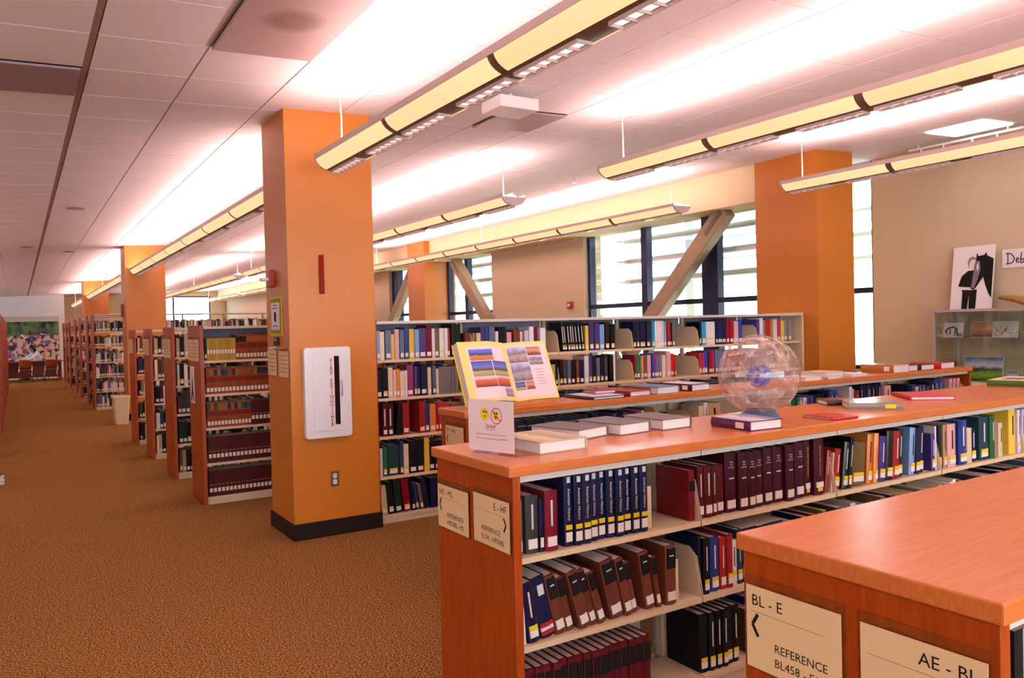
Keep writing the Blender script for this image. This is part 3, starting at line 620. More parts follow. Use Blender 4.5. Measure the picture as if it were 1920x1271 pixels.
BOOKS = {
  "1A": "1.532,17,205,h,W 1.569,55,215,H,W 1.626,19,200,n,W 1.647,57,225,R,W 1.740,40,275,n,E 1.781,40,275,n,E 1.822,40,275,n,E 1.863,40,275,n,E 1.904,40,275,n,E 1.946,40,275,n,E 1.987,40,275,n,E 2.028,40,275,n,E 2.069,40,275,n,E 2.110,40,275,n,E 2.388,42,215,q,N 2.434,43,225,m,W 2.481,46,225,m,W 2.529,24,220,m,W 2.559,46,220,m,W 2.613,69,265,M,X 2.688,60,260,M,X 2.750,46,255,M,X 2.799,54,255,M,X 2.862,59,260,M,X 2.929,65,260,M,X 2.998,57,260,M,X 3.082,64,262,M,X 3.150,44,270,M,Z 3.203,71,275,M,Z 3.296,27,200,r,N8 3.326,34,190,i,N8 3.363,45,200,r,Y8 3.411,42,230,G,Y8 3.457,29,250,k,Y8 3.495,118,215,O,Y4 3.620,45,250,o,Y5 3.669,37,250,T,Y5 3.711,56,230,u,Y5 3.772,61,250,k,Y5 3.836,56,245,r,Y5 3.898,42,250,G,Y5 3.984,50,250,l,Y5 4.042,38,245,n,Y4 4.086,46,250,n,Y4 4.192,38,200,u,Y 4.233,49,240,w,N 4.284,28,235,n,Y 4.316,33,240,t,Y 4.353,81,240,p,Y 4.470,87,250,b,Y 4.564,49,200,i,N 4.617,55,195,n,Y 4.699,98,250,e,Y 4.804,61,250,g,N 4.868,30,220,t,N 4.902,45,200,i,N 5.039,80,270,y,N 5.127,29,260,v,Y 5.157,29,260,v,Y 5.187,28,260,v,Y 5.216,29,260,v,Y 5.246,28,260,v,Y 5.275,29,260,v,Y 5.305,28,260,v,Y",
  "1B": "1.529,23,190,w,N-3 1.562,51,225,n,Y-8 1.624,60,235,n,U-11 1.692,49,235,B,B-13 1.744,36,215,B,C-13 1.799,51,235,B,B-16 1.853,35,235,B,B-16 1.890,37,215,B,C-16 1.956,68,240,B,B-13 2.028,41,240,B,B-13 2.071,31,215,B,C-13 2.139,52,240,B,B-9 2.194,24,215,B,C-9 2.239,57,245,B,B 2.418,39,250,n,W 2.459,34,240,k,Y 2.506,51,235,b,Y 2.562,38,225,r,W 2.602,36,235,r,Y 2.642,34,200,w,Y 2.679,33,240,e,Y 2.714,44,240,n,Y 2.759,44,240,n,Y 2.804,44,240,n,Y 2.849,44,240,n,Y 2.894,44,240,n,Y 2.939,44,240,n,Y",
  "1C": "1.520,36,240,D,N 1.557,36,240,D,N 1.595,36,240,D,N 1.632,36,240,D,N 1.669,36,240,D,N 1.706,36,240,D,N 1.743,36,240,D,N 1.780,36,240,D,N 1.818,36,240,D,N 1.855,36,240,D,N 1.892,36,240,D,N 1.929,36,240,D,N 1.966,36,240,D,N 2.003,36,240,D,N 2.041,36,240,D,N 2.078,36,240,D,N 2.115,36,240,D,N 2.441,47,250,k,Y 2.490,38,250,k,Y 2.532,34,250,k,Y 2.570,33,250,k,Y 2.605,34,250,k,Y 2.642,40,250,k,Y",
  "2A": "2.622,64,255,F,W 2.688,64,255,F,W 2.753,64,255,F,W 2.818,64,255,F,W 2.883,64,255,F,W 2.948,64,255,F,W 3.013,64,255,F,W 3.078,64,255,F,W 3.143,64,255,F,W 3.208,64,255,F,W 3.368,42,240,u,W 3.416,48,250,k,W 3.499,58,230,u,W 3.578,49,235,a,W 3.632,21,240,w,W 3.669,81,250,O,W 3.767,35,220,w,W 3.808,62,210,k,W 4.187,50,230,i,W 4.242,35,250,w,W 4.284,132,240,t,N 5.175,33,200,i,N 5.215,45,220,g,Y 5.263,37,220,g,Y 5.307,34,190,w,W 5.348,46,210,w,W 5.401,88,220,b,W 5.496,37,225,k,W 5.534,37,225,k,W 5.572,36,225,k,W 5.609,37,225,k,W 5.647,37,225,k,W 5.691,52,240,b,W 5.744,52,240,b,W 5.963,38,260,w,W 6.008,19,240,w,W 6.032,61,220,r,W 6.107,39,260,n,N 6.147,39,260,n,N 6.187,39,260,n,N 6.228,39,260,n,N 6.268,39,260,n,N 6.309,39,260,n,N 6.356,54,270,n,W 6.439,97,240,p,W 6.812,51,220,n,W 6.866,63,220,b,W 6.933,49,200,w,W 6.991,41,210,s,W 7.033,41,210,s,W 7.082,61,200,b,W 7.151,93,240,n,W 7.248,59,250,b,W 7.316,63,250,b,W 7.388,47,190,s,W 7.476,48,240,p,N 7.550,40,240,p,N 7.624,49,240,p,N",
  "3A": "2.483,7,227,w,W 2.492,28,242,l,W 2.522,40,233,i,W 2.568,50,245,s,W 2.622,30,210,y,N 2.654,38,250,p,N 2.700,37,246,s,W 2.743,35,265,b,W 2.788,45,250,y,W 2.835,39,245,l,W 2.877,62,255,u,W 2.942,53,280,R,W 2.996,26,250,w,W 3.025,39,250,O,W 3.066,40,250,w,Y 3.110,32,250,w,W 3.144,25,250,r,W 3.182,40,290,G,X 3.225,44,290,G,X 3.320,51,200,B,W 3.378,34,200,t,W 3.431,40,200,i,W 3.479,38,250,u,W 3.520,35,250,b,W 3.559,57,250,s,W 3.623,29,210,w,W 3.660,26,250,k,W 3.687,25,250,k,W 3.713,26,250,k,W 3.746,49,200,p,W 3.814,37,220,B,W 3.852,37,220,B,W 3.892,24,200,i,W 3.941,44,210,v,W 3.992,48,245,w,W 4.043,38,240,R,W 4.108,61,230,w,W 4.363,31,275,k,P-5 4.395,31,275,k,P-5 4.428,31,275,k,P-5 4.460,31,275,k,P-5 4.492,31,275,k,P-5 4.525,31,275,k,P-5 4.557,31,275,k,P-5 4.590,31,275,k,P-5 4.638,37,240,y,W 4.691,56,265,u,Y 4.752,54,265,u,Y 4.812,55,250,l,W 4.876,53,270,k,Y 4.944,51,250,k,Y 5.239,39,270,n,Y 5.284,39,270,n,Y 5.324,39,270,n,Y 5.364,39,270,n,Y 5.422,48,270,n,Y 5.482,38,265,c,Y 5.523,31,270,w,Y 5.555,31,270,w,Y 5.588,31,270,w,Y 5.620,31,270,w,Y 5.657,30,260,l,W 5.694,41,265,r,W 5.741,22,250,k,W 5.767,31,250,h,W 6.160,24,250,k,Y 6.188,61,240,c,Y 6.254,35,250,w,Y 6.290,35,250,w,Y 6.326,34,250,w,Y 6.361,35,250,w,Y 6.408,31,265,n,W 6.440,31,265,n,W 6.472,31,265,n,W 6.504,31,265,n,W 6.536,31,265,n,W 6.574,46,275,R,W 6.621,46,275,R,W 6.671,19,220,r,W 6.694,65,250,p,W 6.763,57,260,b,W 7.029,74,260,u,W 7.106,52,275,w,W 7.168,40,250,h,W 7.214,37,260,r,W 7.252,37,260,r,W 7.336,67,260,i,W-6 7.409,47,255,a,W-6 7.460,57,240,y,W-5 7.524,54,240,h,W-4 7.581,52,240,h,W-4",
  "3B": "2.480,49,235,n,W 2.533,48,245,k,Y 2.583,44,250,i,W 2.629,23,230,p,W 2.656,33,235,o,W 2.692,40,215,i,W 2.734,23,220,w,W 2.759,57,265,a,W 2.823,26,250,u,Y 2.852,26,245,n,Y 2.884,57,260,n,W 2.946,30,235,i,W 2.988,33,250,s,W 3.024,25,220,i,W 3.052,30,235,h,N 3.083,30,235,h,N 3.114,30,235,h,N 3.145,30,235,h,N 3.176,30,235,h,N 3.208,30,235,h,N 4.182,42,200,B,W 4.226,40,200,t,N 4.271,51,220,k,W 4.328,36,235,k,Y 4.371,38,235,H,Y 4.415,40,230,s,Y 4.459,40,230,k,W 4.521,35,225,B,Y 4.559,47,225,n,W 4.613,53,265,w,W 4.670,36,270,u,Y 4.711,41,260,k,Y 4.762,41,240,s,Y 4.817,37,250,k,Y 4.869,38,255,H,W 4.916,51,260,k,N 4.970,26,270,w,N 5.245,25,250,R,W 5.278,49,240,g,W 5.329,32,235,t,W 5.367,49,240,B,W 5.423,46,240,p,W 5.484,30,250,b,W 5.516,28,240,a,W 5.547,33,220,s,W 5.581,33,220,s,W 5.617,51,230,i,W 5.674,57,270,p,W 5.737,46,245,r,W 5.790,23,230,r,W 6.144,37,235,r,Y 6.185,32,230,a,Y 6.221,51,250,b,Y 6.283,30,255,R,W 6.315,30,255,R,W 6.348,23,250,a,W 6.388,42,250,s,W 6.431,42,250,s,W 6.474,42,250,s,W 6.517,42,250,s,W 6.581,51,240,R,W 6.633,51,240,R,W 6.685,51,240,R,W 6.737,51,240,R,W 6.890,57,240,h,W 6.948,57,240,h,W 7.006,57,240,h,W 7.064,57,240,h,W 7.122,56,240,h,W 7.179,57,240,h,W 7.237,57,240,h,W 7.295,57,240,h,W 7.376,51,240,t,W 7.429,51,240,t,W 7.481,51,240,t,W",
  "3C": "2.530,42,265,m,Q 2.576,42,265,m,Q 2.643,64,250,k,N6 2.711,59,265,r,W 2.856,54,270,r,W 2.913,39,250,b,Y 2.956,52,240,o,W 3.011,24,250,R,W 3.039,53,250,r,W 3.099,54,230,r,W 3.158,31,230,B,W 3.190,31,230,B,W 3.222,31,230,B,W",
  "3D": "2.489,28,235,w,N 2.521,37,250,g,Y 2.568,98,250,e,Y 2.670,33,280,e,Y 2.707,44,250,i,Y 2.756,69,270,k,W 2.828,62,275,k,W 2.894,48,290,y,N 2.947,49,250,k,W 2.997,49,250,k,W 3.047,48,250,k,W 3.096,49,250,k,W 3.146,48,250,k,W 3.195,49,250,k,W",
  "3E": "2.505,51,240,i,Y-4 2.562,49,270,k,Y-6 2.624,58,280,G,W-5 2.700,60,270,R,Y-6 2.773,31,260,k,W-7 2.813,29,230,b,Y-8 2.851,30,220,O,W-9 2.889,47,260,n,N-9 2.943,48,250,n,N 2.992,47,250,n,N 3.040,48,250,n,N 3.089,48,250,n,N 3.138,48,250,n,N 3.187,48,250,n,N",
}
SHN = {'1A': ('top shelf under the globe counter', R1Y+.045, .755, .20), '1B': ('middle shelf under the globe counter', R1Y+.045, .43, .20), '1C': ('bottom shelf under the globe counter', R1Y+.045, .09, .20),
 '2A': ('top shelf under the open-book counter', R2Y+.04, .755, .20), '3A': ('top shelf of tall bookcase behind open book', R3Y+.04, 1.345, .19), '3B': ('second shelf of tall bookcase behind open book', R3Y+.04, 1.03, .19),
 '3C': ('third shelf of tall bookcase by the column', R3Y+.04, .715, .19), '3D': ('fourth shelf of tall bookcase by the column', R3Y+.04, .385, .19), '3E': ('bottom shelf of tall bookcase by the column', R3Y+.04, .07, .19)}
LATER = []
for key, row in BOOKS.items():
    nm, y, z, d = SHN[key]; cap = {'1': .275, '2': .275, '3': .285}[key[0]]
    for n, e in enumerate(row.split()):
        x, t, h, c, fl = e.split(','); x = float(x); t = float(t)/1000; h = min(float(h)/1000, cap if key != '1C' else .26)
        X0_ = {'1': R1X, '2': R2X, '3': R3X}[key[0]]
        for b_ in [X0_+BAY*q for q in range(1, 7)]:
            if x < b_+.009 and x+t > b_-.009:
                if x+t/2 < b_: t = max(.008, b_-.0095-x)
                else: t = max(.008, x+t-b_-.0095); x = b_+.0095
        yy = y+random.uniform(-.006, .012)
        if (key == '3A' and x > 5.95) or (key == '3B' and x > 4.95) or (key in '3C3D3E' and x > 3.0) or (key == '1B' and x > 2.68):
            LATER.append((x, yy, z, t, d, h, c, 2 if fl[0] in 'YP' else 0 if fl[0] == 'N' else 1)); continue
        upright(x, yy, z+.0004, t, d if c != 'i' else d-.02, h, c, fl, '%s book standing %s from left on %s' % (CN[c], ordw(n+1), nm), 'books on the '+nm, key[0] in '12')

# the books beyond the nearest few hundred: one mass of real little books with spine labels
class Stuff:
    def __init__(s): s.m = MB(); s.c = []
    def box(s, col, x0, x1, y0, y1, z0, z1):
        s.m.box(x0, x1, y0, y1, z0, z1); s.c += [col]*6
    def book(s, x, y, z, t, d, h, col, lab, rear=False, lz=None):
        c = lin(col); pg = lin((232, 216, 204))
        if rear:      # spine towards +y: from the front only the fore-edge shows
            s.m.box(x, x+t, y, y+d, z, z+h); s.c += [c, pg, pg, c, c, c]
        else:
            s.m.box(x, x+t, y, y+d, z, z+h); s.c += [c, pg, c, c, pg, c]
            if lab:
                l0 = z+(.022 if lz is None else lz)
                s.box(lin((236, 222, 210)), x+t*.14, x+t*.86, y-.0012, y+.0005, l0, l0+.036)
                if lab == 2: s.box(lin((236, 200, 60)), x+t*.14, x+t*.86, y-.0012, y+.0005, l0+.037, l0+.052)
ST = Stuff(); rs = random.Random(5)
MIX = 'knbwiwhsBtrpgeuOkHwwiRmly'
def fill(x0, x1, y, z, d, hmax, rear=False, mix=MIX, lab=True, frac=1.0, tmin=.018, tmax=.045):
    x = x0+.012
    while x < x1-.06:
        t = rs.uniform(tmin, tmax); h = hmax*rs.uniform(.74, 1)
        if x+t > x1-.03: break
        if rs.random() < frac:
            cc = rs.choice(mix); c = RGB[cc]; j = rs.uniform(.75, 1.15)*(1 if cc in 'wivpyloTt' else .82); c = tuple(min(255, v*j) for v in c)
            ST.book(x, y+rs.uniform(0, .015), z+.0004, t-.0008, d, h, c, (2 if rs.random() < .25 else 1) if lab and not rear else 0, rear)
        x += t
for (x, yy, z, t, d, h, c, lb) in LATER:
    if x+t < 7.77: ST.book(x, yy, z+.0004, t, d, h, RGB[c], lb)
# rear faces of the rows seen through the gaps
for (X0, Y0, n) in ((R1X, R1Y, 6),):
    for k in range(n):
        for z in LOW: fill(X0+k*BAY+.02, X0+(k+1)*BAY, Y0+.36, z, .19, .25, rear=True, frac=.9)
for k in range(6):
    for z in TALL: fill(R3X+k*BAY+.02, min(R3X+(k+1)*BAY, 7.78), R3Y+.365, z, .19, .24, rear=True, frac=.85)
for k in range(2):
    for z in LOW: fill(1.47+k*BAY+.02, 1.47+(k+1)*BAY, R0Y+.045, z, .19, .25, mix='kkwnwhm')
# hidden-ish front shelves further along rows 1 to 3
for k in range(1, 6):
    for z in LOW[2:]: fill(R1X+k*BAY+(.32 if k == 1 else .02), R1X+(k+1)*BAY, R1Y+.05, z, .19, .25)
    fill(R2X+k*BAY+.03, R2X+(k+1)*BAY, R2Y+.05, LOW[1], .19, .25); fill(R2X+k*BAY+.03, R2X+(k+1)*BAY, R2Y+.05, LOW[2], .19, .25)
fill(3.0, R1X+2*BAY, R1Y+.05, LOW[1], .19, .25)
for k in range(2, 6): fill(R1X+k*BAY+.03, R1X+(k+1)*BAY, R1Y+.05, LOW[1], .19, .25)
fill(R2X+.03, R2X+BAY, R2Y+.05, LOW[1], .19, .25); fill(R2X+.03, R2X+BAY, R2Y+.05, LOW[2], .19, .25)
for k in range(1, 6):
    for z in TALL[2:]: fill(R3X+k*BAY+.03, min(R3X+(k+1)*BAY, 7.78), R3Y+.05, z, .18, .26, mix='gkngbkGe' if z > .7 else MIX)
# the law volumes on the first aisle bookcase
LAW = (146, 70, 30); MAR = (78, 16, 22)
y = 7.72+.045
def run(x, n, t, z, h, col, band=None, lz=None, gold=False):
    for k in range(n):
        j = rs.uniform(.9, 1.08); c = tuple(min(255, v*j) for v in col)
        ST.book(x, y, z+.0004, t-.0008, .19, h, c, 1, lz=lz)
        if band:
            b = band[rs.randrange(len(band))]
            ST.box(lin(b), x+.001, x+t-.002, y-.0012, y+.0003, z+h*.70, z+h*.94)
            ST.box(lin((130, 30, 18)), x+.001, x+t-.002, y-.0012, y+.0003, z+h*.46, z+h*.64)
        if gold: ST.box(lin((150, 110, 60)), x+t*.2, x+t*.8, y-.001, y+.0003, z+h*.42, z+h*.46)
        x += t
    return x
for bay in range(3):
    X = 1.465+bay*BAY
    if bay == 0:
        x = run(X+.015, 1, .02, 1.345, .2, (30, 30, 40)); x = run(x, 10, .026, 1.345, .208, (186, 146, 56), None, .062)
        x = run(x, 3, .034, 1.345, .235, LAW, [(30, 22, 24)]); x = run(x, 13, .031, 1.345, .24, LAW, [(140, 110, 40), (40, 40, 66), (170, 100, 40), (176, 96, 40)])
        x = run(X+.02, 25, .0335, 1.03, .245, LAW, [(34, 44, 90), (40, 80, 50), (150, 78, 32), (140, 70, 30), (140, 110, 44), (44, 44, 70)])
        x = run(X+.02, 13, .031, .715, .235, LAW, [(34, 44, 90), (44, 80, 56), (140, 110, 44), (176, 92, 36)]); x = run(x, 12, .0365, .715, .235, MAR, None, .05, True)
        run(X+.02, 24, .0362, .385, .245, MAR, None, .045, True); run(X+.02, 24, .0362, .07, .245, MAR, None, .04, True)
    else:
        for z in TALL: run(X+.03, 23, .0365, z, .24, MAR if z < .9 else LAW, [(34, 44, 90), (140, 110, 44)] if z > .9 else None)
for k in range(3):
    for z in TALL: fill(1.465+k*BAY, 1.465+(k+1)*BAY, 7.72+.36, z, .18, .24, rear=True, frac=.9)
for r, (yy, d) in enumerate(aisle[1:]):
    for k in range(3):
        for li, z in enumerate(TALL):
            mixr = ['ekGkwhin', 'kRitwBkO', 'wimkBH'][li % 3] if r < 2 else 'ywkbitOB'
            fill(1.465+k*BAY+(.01 if k == 0 else 0), 1.465+(k+1)*BAY, yy+.04, z, .2, .255, mix=mixr, frac=1 if r < 2 else .85, tmin=.022, tmax=.05)
            fill(1.465+k*BAY, 1.465+(k+1)*BAY, yy+.34, z, .18, .23, rear=True)
for k in range(7):
    for z in T8:
        fill(1.42+k*BAY, 1.42+(k+1)*BAY, 19.25+.04, z, .2, .235, mix='whiskiBptwnHgw', tmin=.02, tmax=.05, frac=.94); fill(1.42+k*BAY, 1.42+(k+1)*BAY, 19.25+.34, z, .2, .25, rear=True, frac=.8)
for yy in far[1:]:
    for z in T8: fill(1.42, 1.42+BAY, yy+.04, z, .2, .25, mix='wiskBytgRe', tmin=.025, tmax=.06)
for yy in lft:
    for z in T8: fill(-.29-BAY, -.31, yy+.04, z, .2, .25, mix='wiskBytgRe', tmin=.03, tmax=.07)
me = ST.m.mesh('packed_books'); at = me.color_attributes.new('Col', 'FLOAT_COLOR', 'CORNER')
buf = []
for p, c in zip(me.polygons, ST.c): buf += [*c, 1]*p.loop_total
at.data.foreach_set('color', buf)
po = link('packed_books', me, 'packed_cloth'); po['kind'] = 'stuff'; tag(po, 'packed rows of labelled library books filling the more distant shelves', 'books')
print('books', NB, 'stuff boxes', len(ST.c)//6)
# bookends
def bookend(x, y, z, h, lab, flip=False):
    o = empty('bookend', (x, y, z)); tag(o, lab, 'bookend', 'beige steel bookends')
    s = [(0, 0), (.03, 0), (.03, h*.45), (.05, h*.58), (.10, h*.58), (.12, h*.45), (.12, 0), (.15, 0), (.15, h*.82), (.12, h), (.03, h), (0, h*.82)]
    MB().prism(s, 0, .003, 'x').build('plate', 'shelf_paint', o)
    MB().box(.003, .05, 0, .15, 0, .002).build('foot', 'shelf_paint', o); MB().box(.003, .022, 0, .003, 0, h*.8).build('flange', 'shelf_paint', o)
bookend(2.158, R1Y+.05, .7556, .22, 'beige steel bookend after the navy American History volumes')
bookend(2.300, R1Y+.05, .4306, .22, 'beige steel bookend after the brown leather volumes')
bookend(5.0, R2Y+.05, .7556, .2, 'beige steel bookend under the counter with the open book')

# ------------------------------------------------------------------ signs on the end panels
def guide_sign(x, y0, y1, z0, z1, head, arrow, sub, lab, far_=False):
    """acrylic sign on a -x facing surface; the reader sees +y at left"""
    o = empty('guide_sign', (x, y1, z0)); tag(o, lab, 'sign', 'call number guide signs')
    W_, H_ = y1-y0, z1-z0
    MB().box(-.006, -.0005, -W_, 0, 0, H_+.022).build('holder', 'acrylic', o)
    MB().box(-.0075, -.0062, -W_+.008, -.006, .004, H_).build('insert', 'paper_cream', o)
    f = -.0082; R_ = (0, -1, 0)
    if far_:
        for k in range(5): MB().box(f, f+.0005, -W_*.85, -W_*.15, H_*(.2+.15*k), H_*(.2+.15*k)+.006).build('print_line', 'grey_print', o)
        return
    lft_ = arrow == '<'
    hx = -.022 if lft_ else -W_+.024
    text(head, 'black_print', o, (f, hx, H_*.83), .036, R_, align='LEFT' if lft_ else 'RIGHT')
    MB().box(f, f+.0006, -W_*.82, -.022, H_*.695, H_*.70).build('rule', 'grey_print', o)
    a = MB(); ax, az, s = (-.024, H_*.54, 1) if lft_ else (-W_+.03, H_*.54, -1)
    for u in (1, -1):
        p = [Vector((f, ax, az)), Vector((f, ax-s*.016, az+u*.026))]
        d = (p[1]-p[0]).normalized(); n = Vector((0, -d.z, d.y))*.0042
        a.poly([p[0]+n, p[1]+n, p[1]-n, p[0]-n]); 
    a.build('arrow', 'black_print', o)
    text('REFERENCE', 'black_print', o, (f, -W_*(.32 if lft_ else .24), H_*.34), .027, R_, align='LEFT')
    text(sub, 'black_print', o, (f, -W_*(.32 if lft_ else .24), H_*.17), .027, R_, align='LEFT')
sx = R1X-.034
guide_sign(sx, 2.70, 2.975, .77, .95, 'HF - ML', '<', 'HF5382 - ML', 'cream HF - ML sign with left arrow on a low bookcase end')
guide_sign(sx, 2.395, 2.67, .775, .965, 'E - HF', '>', 'E174 - HF5382', 'cream E - HF sign with right arrow on a low bookcase end')
sx = 1.47-.034
guide_sign(sx, 1.015, 1.28, .79, .985, 'BL - E', '<', 'BL458 - E173', 'cream BL - E sign at the bottom right corner')
guide_sign(sx, .722, .985, .79, .985, 'AE - BL', '>', 'AE - BL458', 'cream AE - BL sign at the bottom right corner')
sx = R2X-.034
guide_sign(sx, 4.115, 4.36, .82, 1.0, 'PF - PN', '<', 'PC1640 - PN45', 'cream PF - PN sign behind the SHH notice')
for r, (yy, d) in enumerate(aisle):
    for q, (a, b) in enumerate(((.02, .285), (.295, .56))): guide_sign(1.431, yy+a, yy+b, 1.335, 1.545, '', '', '', ('right' if q == 0 else 'left')+' paper sign on the '+ordw(r+1)+' aisle bookcase end', True)
guide_sign(1.75, 6.31, 6.57, 1.245, 1.455, '', '', '', 'left of two cream signs on the near orange column', True)
guide_sign(1.75, 5.99, 6.25, 1.24, 1.45, '', '', '', 'right of two cream signs on the near orange column', True)
for r, yy in enumerate(far): guide_sign(1.386, yy+.06, yy+.5, 1.5, 1.75, '', '', '', 'pale paper sign on the '+ordw(r+1)+' bookcase end past the aisle column', True)
# tower print taped to the first aisle bookcase
o = empty('tower_print', (1.431, 8.24, .93)); tag(o, 'narrow paper print of a dark tower on a bookcase end', 'poster')
MB().box(-.002, -.0005, -.20, 0, 0, .355).build('paper', 'paper_white', o)
MB().prism([(-.18, .02), (-.14, .10), (-.118, .2), (-.105, .27), (-.10, .29), (-.095, .27), (-.082, .2), (-.06, .10), (-.02, .02), (-.06, .02), (-.085, .075), (-.115, .075), (-.14, .02)], -.0032, -.0022, 'x').build('tower_shape', 'trouser_navy', o)

# ------------------------------------------------------------------ things on the near column
cy_ = 5.97
o = empty('extinguisher_cabinet', (1.84, cy_, .772)); tag(o, 'white wall cabinet lettered FIRE EXTINGUISHER on the orange column', 'cabinet')
W_, H_ = .37, .70
def rrect(x0, x1, z0, z1, r, n=4):
    pts = []
    for cx_, cz_, a0 in ((x1-r, z0+r, -90), (x1-r, z1-r, 0), (x0+r, z1-r, 90), (x0+r, z0+r, 180)):
        for k in range(n+1):
            t = math.radians(a0+90*k/n); pts.append((cx_+r*math.cos(t), cz_+r*math.sin(t)))
    return pts
MB().prism(rrect(0, W_, 0, H_, .025), -.06, -.0005, 'y').build('frame', 'white_enamel', o, bevel=.006)
dr = MB().box(.062, W_-.045, -.064, -.0605, .055, H_-.045).build('door', 'white_enamel', o, bevel=.002)
MB().box(.232, .272, -.0665, -.0645, .1, H_-.07).build('window_strip', 'black_gloss', dr)
MB().tube([(.285, -.065, .32), (.285, -.085, .325), (.285, -.085, .43), (.285, -.065, .435)], .005, 6).build('handle', 'alu', dr, True)
for k, ch in enumerate('FIRE EXTINGUISHER'):
    if ch != ' ': text(ch, 'red_print', dr, (.208, -.0648, H_-.105-k*.031), .04, bold=.018)
o = empty('extinguisher_arrow_sign', (2.015, cy_, 1.885)); tag(o, 'red projecting arrow sign above the extinguisher cabinet', 'sign')
MB().prism([(-.022, -.0005), (.022, -.0005), (0, -.055)], 0, .30, 'z').build('sign_body', 'red_paint', o)
MB().poly([(.0195, -.0075, .03), (.0035, -.0475, .03), (.0115, -.0275, .008)]).poly([(.016, -.0164, .03), (.016, -.0164, .22), (.0075, -.0376, .22), (.0075, -.0376, .03)]).build('arrow', 'paper_white', o).location.x = -.025
o = empty('power_outlet', (2.04, cy_, .38)); tag(o, 'duplex power outlet low on the orange column', 'outlet')
MB().box(0, .068, -.006, -.0005, 0, .122).build('cover_plate', 'steel_plate', o, bevel=.002)
for z0 in (.018, .066):
    q = MB().prism(rrect(.018, .05, z0, z0+.038, .012), -.009, -.0062, 'y').build('socket', 'white_plastic', o)
    MB().box(.026, .029, -.0096, -.0091, z0+.014, z0+.028).box(.038, .041, -.0096, -.0091, z0+.014, z0+.028).build('slot', 'black_print', q)
cx0 = 1.75
o = empty('fire_strobe', (cx0, 6.36, 1.955)); tag(o, 'red fire alarm with clear strobe on the orange column', 'alarm')
MB().box(-.045, -.0005, -.06, .06, 0, .135).build('alarm_body', 'red_paint', o, bevel=.006)
MB().box(-.10, -.0455, -.04, .04, .05, .075).build('strobe_lens', 'white_plastic', o, bevel=.006)
o = empty('notice_poster', (cx0, 6.47, 1.57)); tag(o, 'small framed notice with yellow and green border on the column', 'poster')
MB().box(-.006, -.0005, -.33, 0, 0, .305).build('frame', 'yellow_frame', o); MB().box(-.0072, -.0062, -.31, -.02, .015, .29).build('mat', 'green_poster', o)
MB().box(-.0086, -.0074, -.28, -.045, .045, .26).build('paper', 'paper_white', o)
for z in (.21, .235): MB().box(-.0094, -.0088, -.22, -.1, z, z+.01).build('print_line', 'grey_print', o)
MB().box(-.0094, -.0088, -.19, -.13, .11, .185).build('print_picture', 'trouser_navy', o); MB().box(-.0094, -.0088, -.23, -.09, .07, .08).build('print_line', 'grey_print', o)
o = empty('wall_switch', (cx0, 6.36, 1.49)); tag(o, 'small black switch unit under the notice on the column', 'switch')
MB().box(-.014, -.0005, -.13, 0, 0, .068).build('switch_body', 'rubber_black', o, bevel=.003); MB().box(-.016, -.0142, -.08, -.03, .035, .055).build('display', 'alu', o)
o = empty('fire_strobe', (7.99+.23, 11.14, 1.88)); tag(o, 'small red fire alarm on the beige wall between windows', 'alarm')
MB().box(-.045, -.0005, -.07, .07, 0, .12).build('alarm_body', 'red_paint', o, bevel=.006); MB().box(-.06, -.0455, -.03, .03, .04, .08).build('strobe_lens', 'white_plastic', o)
o = empty('red_call_box', (1.75, 16.8, 1.95)); tag(o, 'small red box on the side of the aisle column', 'alarm')
MB().box(-.05, -.0005, -.05, .05, 0, .25).build('box_body', 'red_paint', o, bevel=.004)

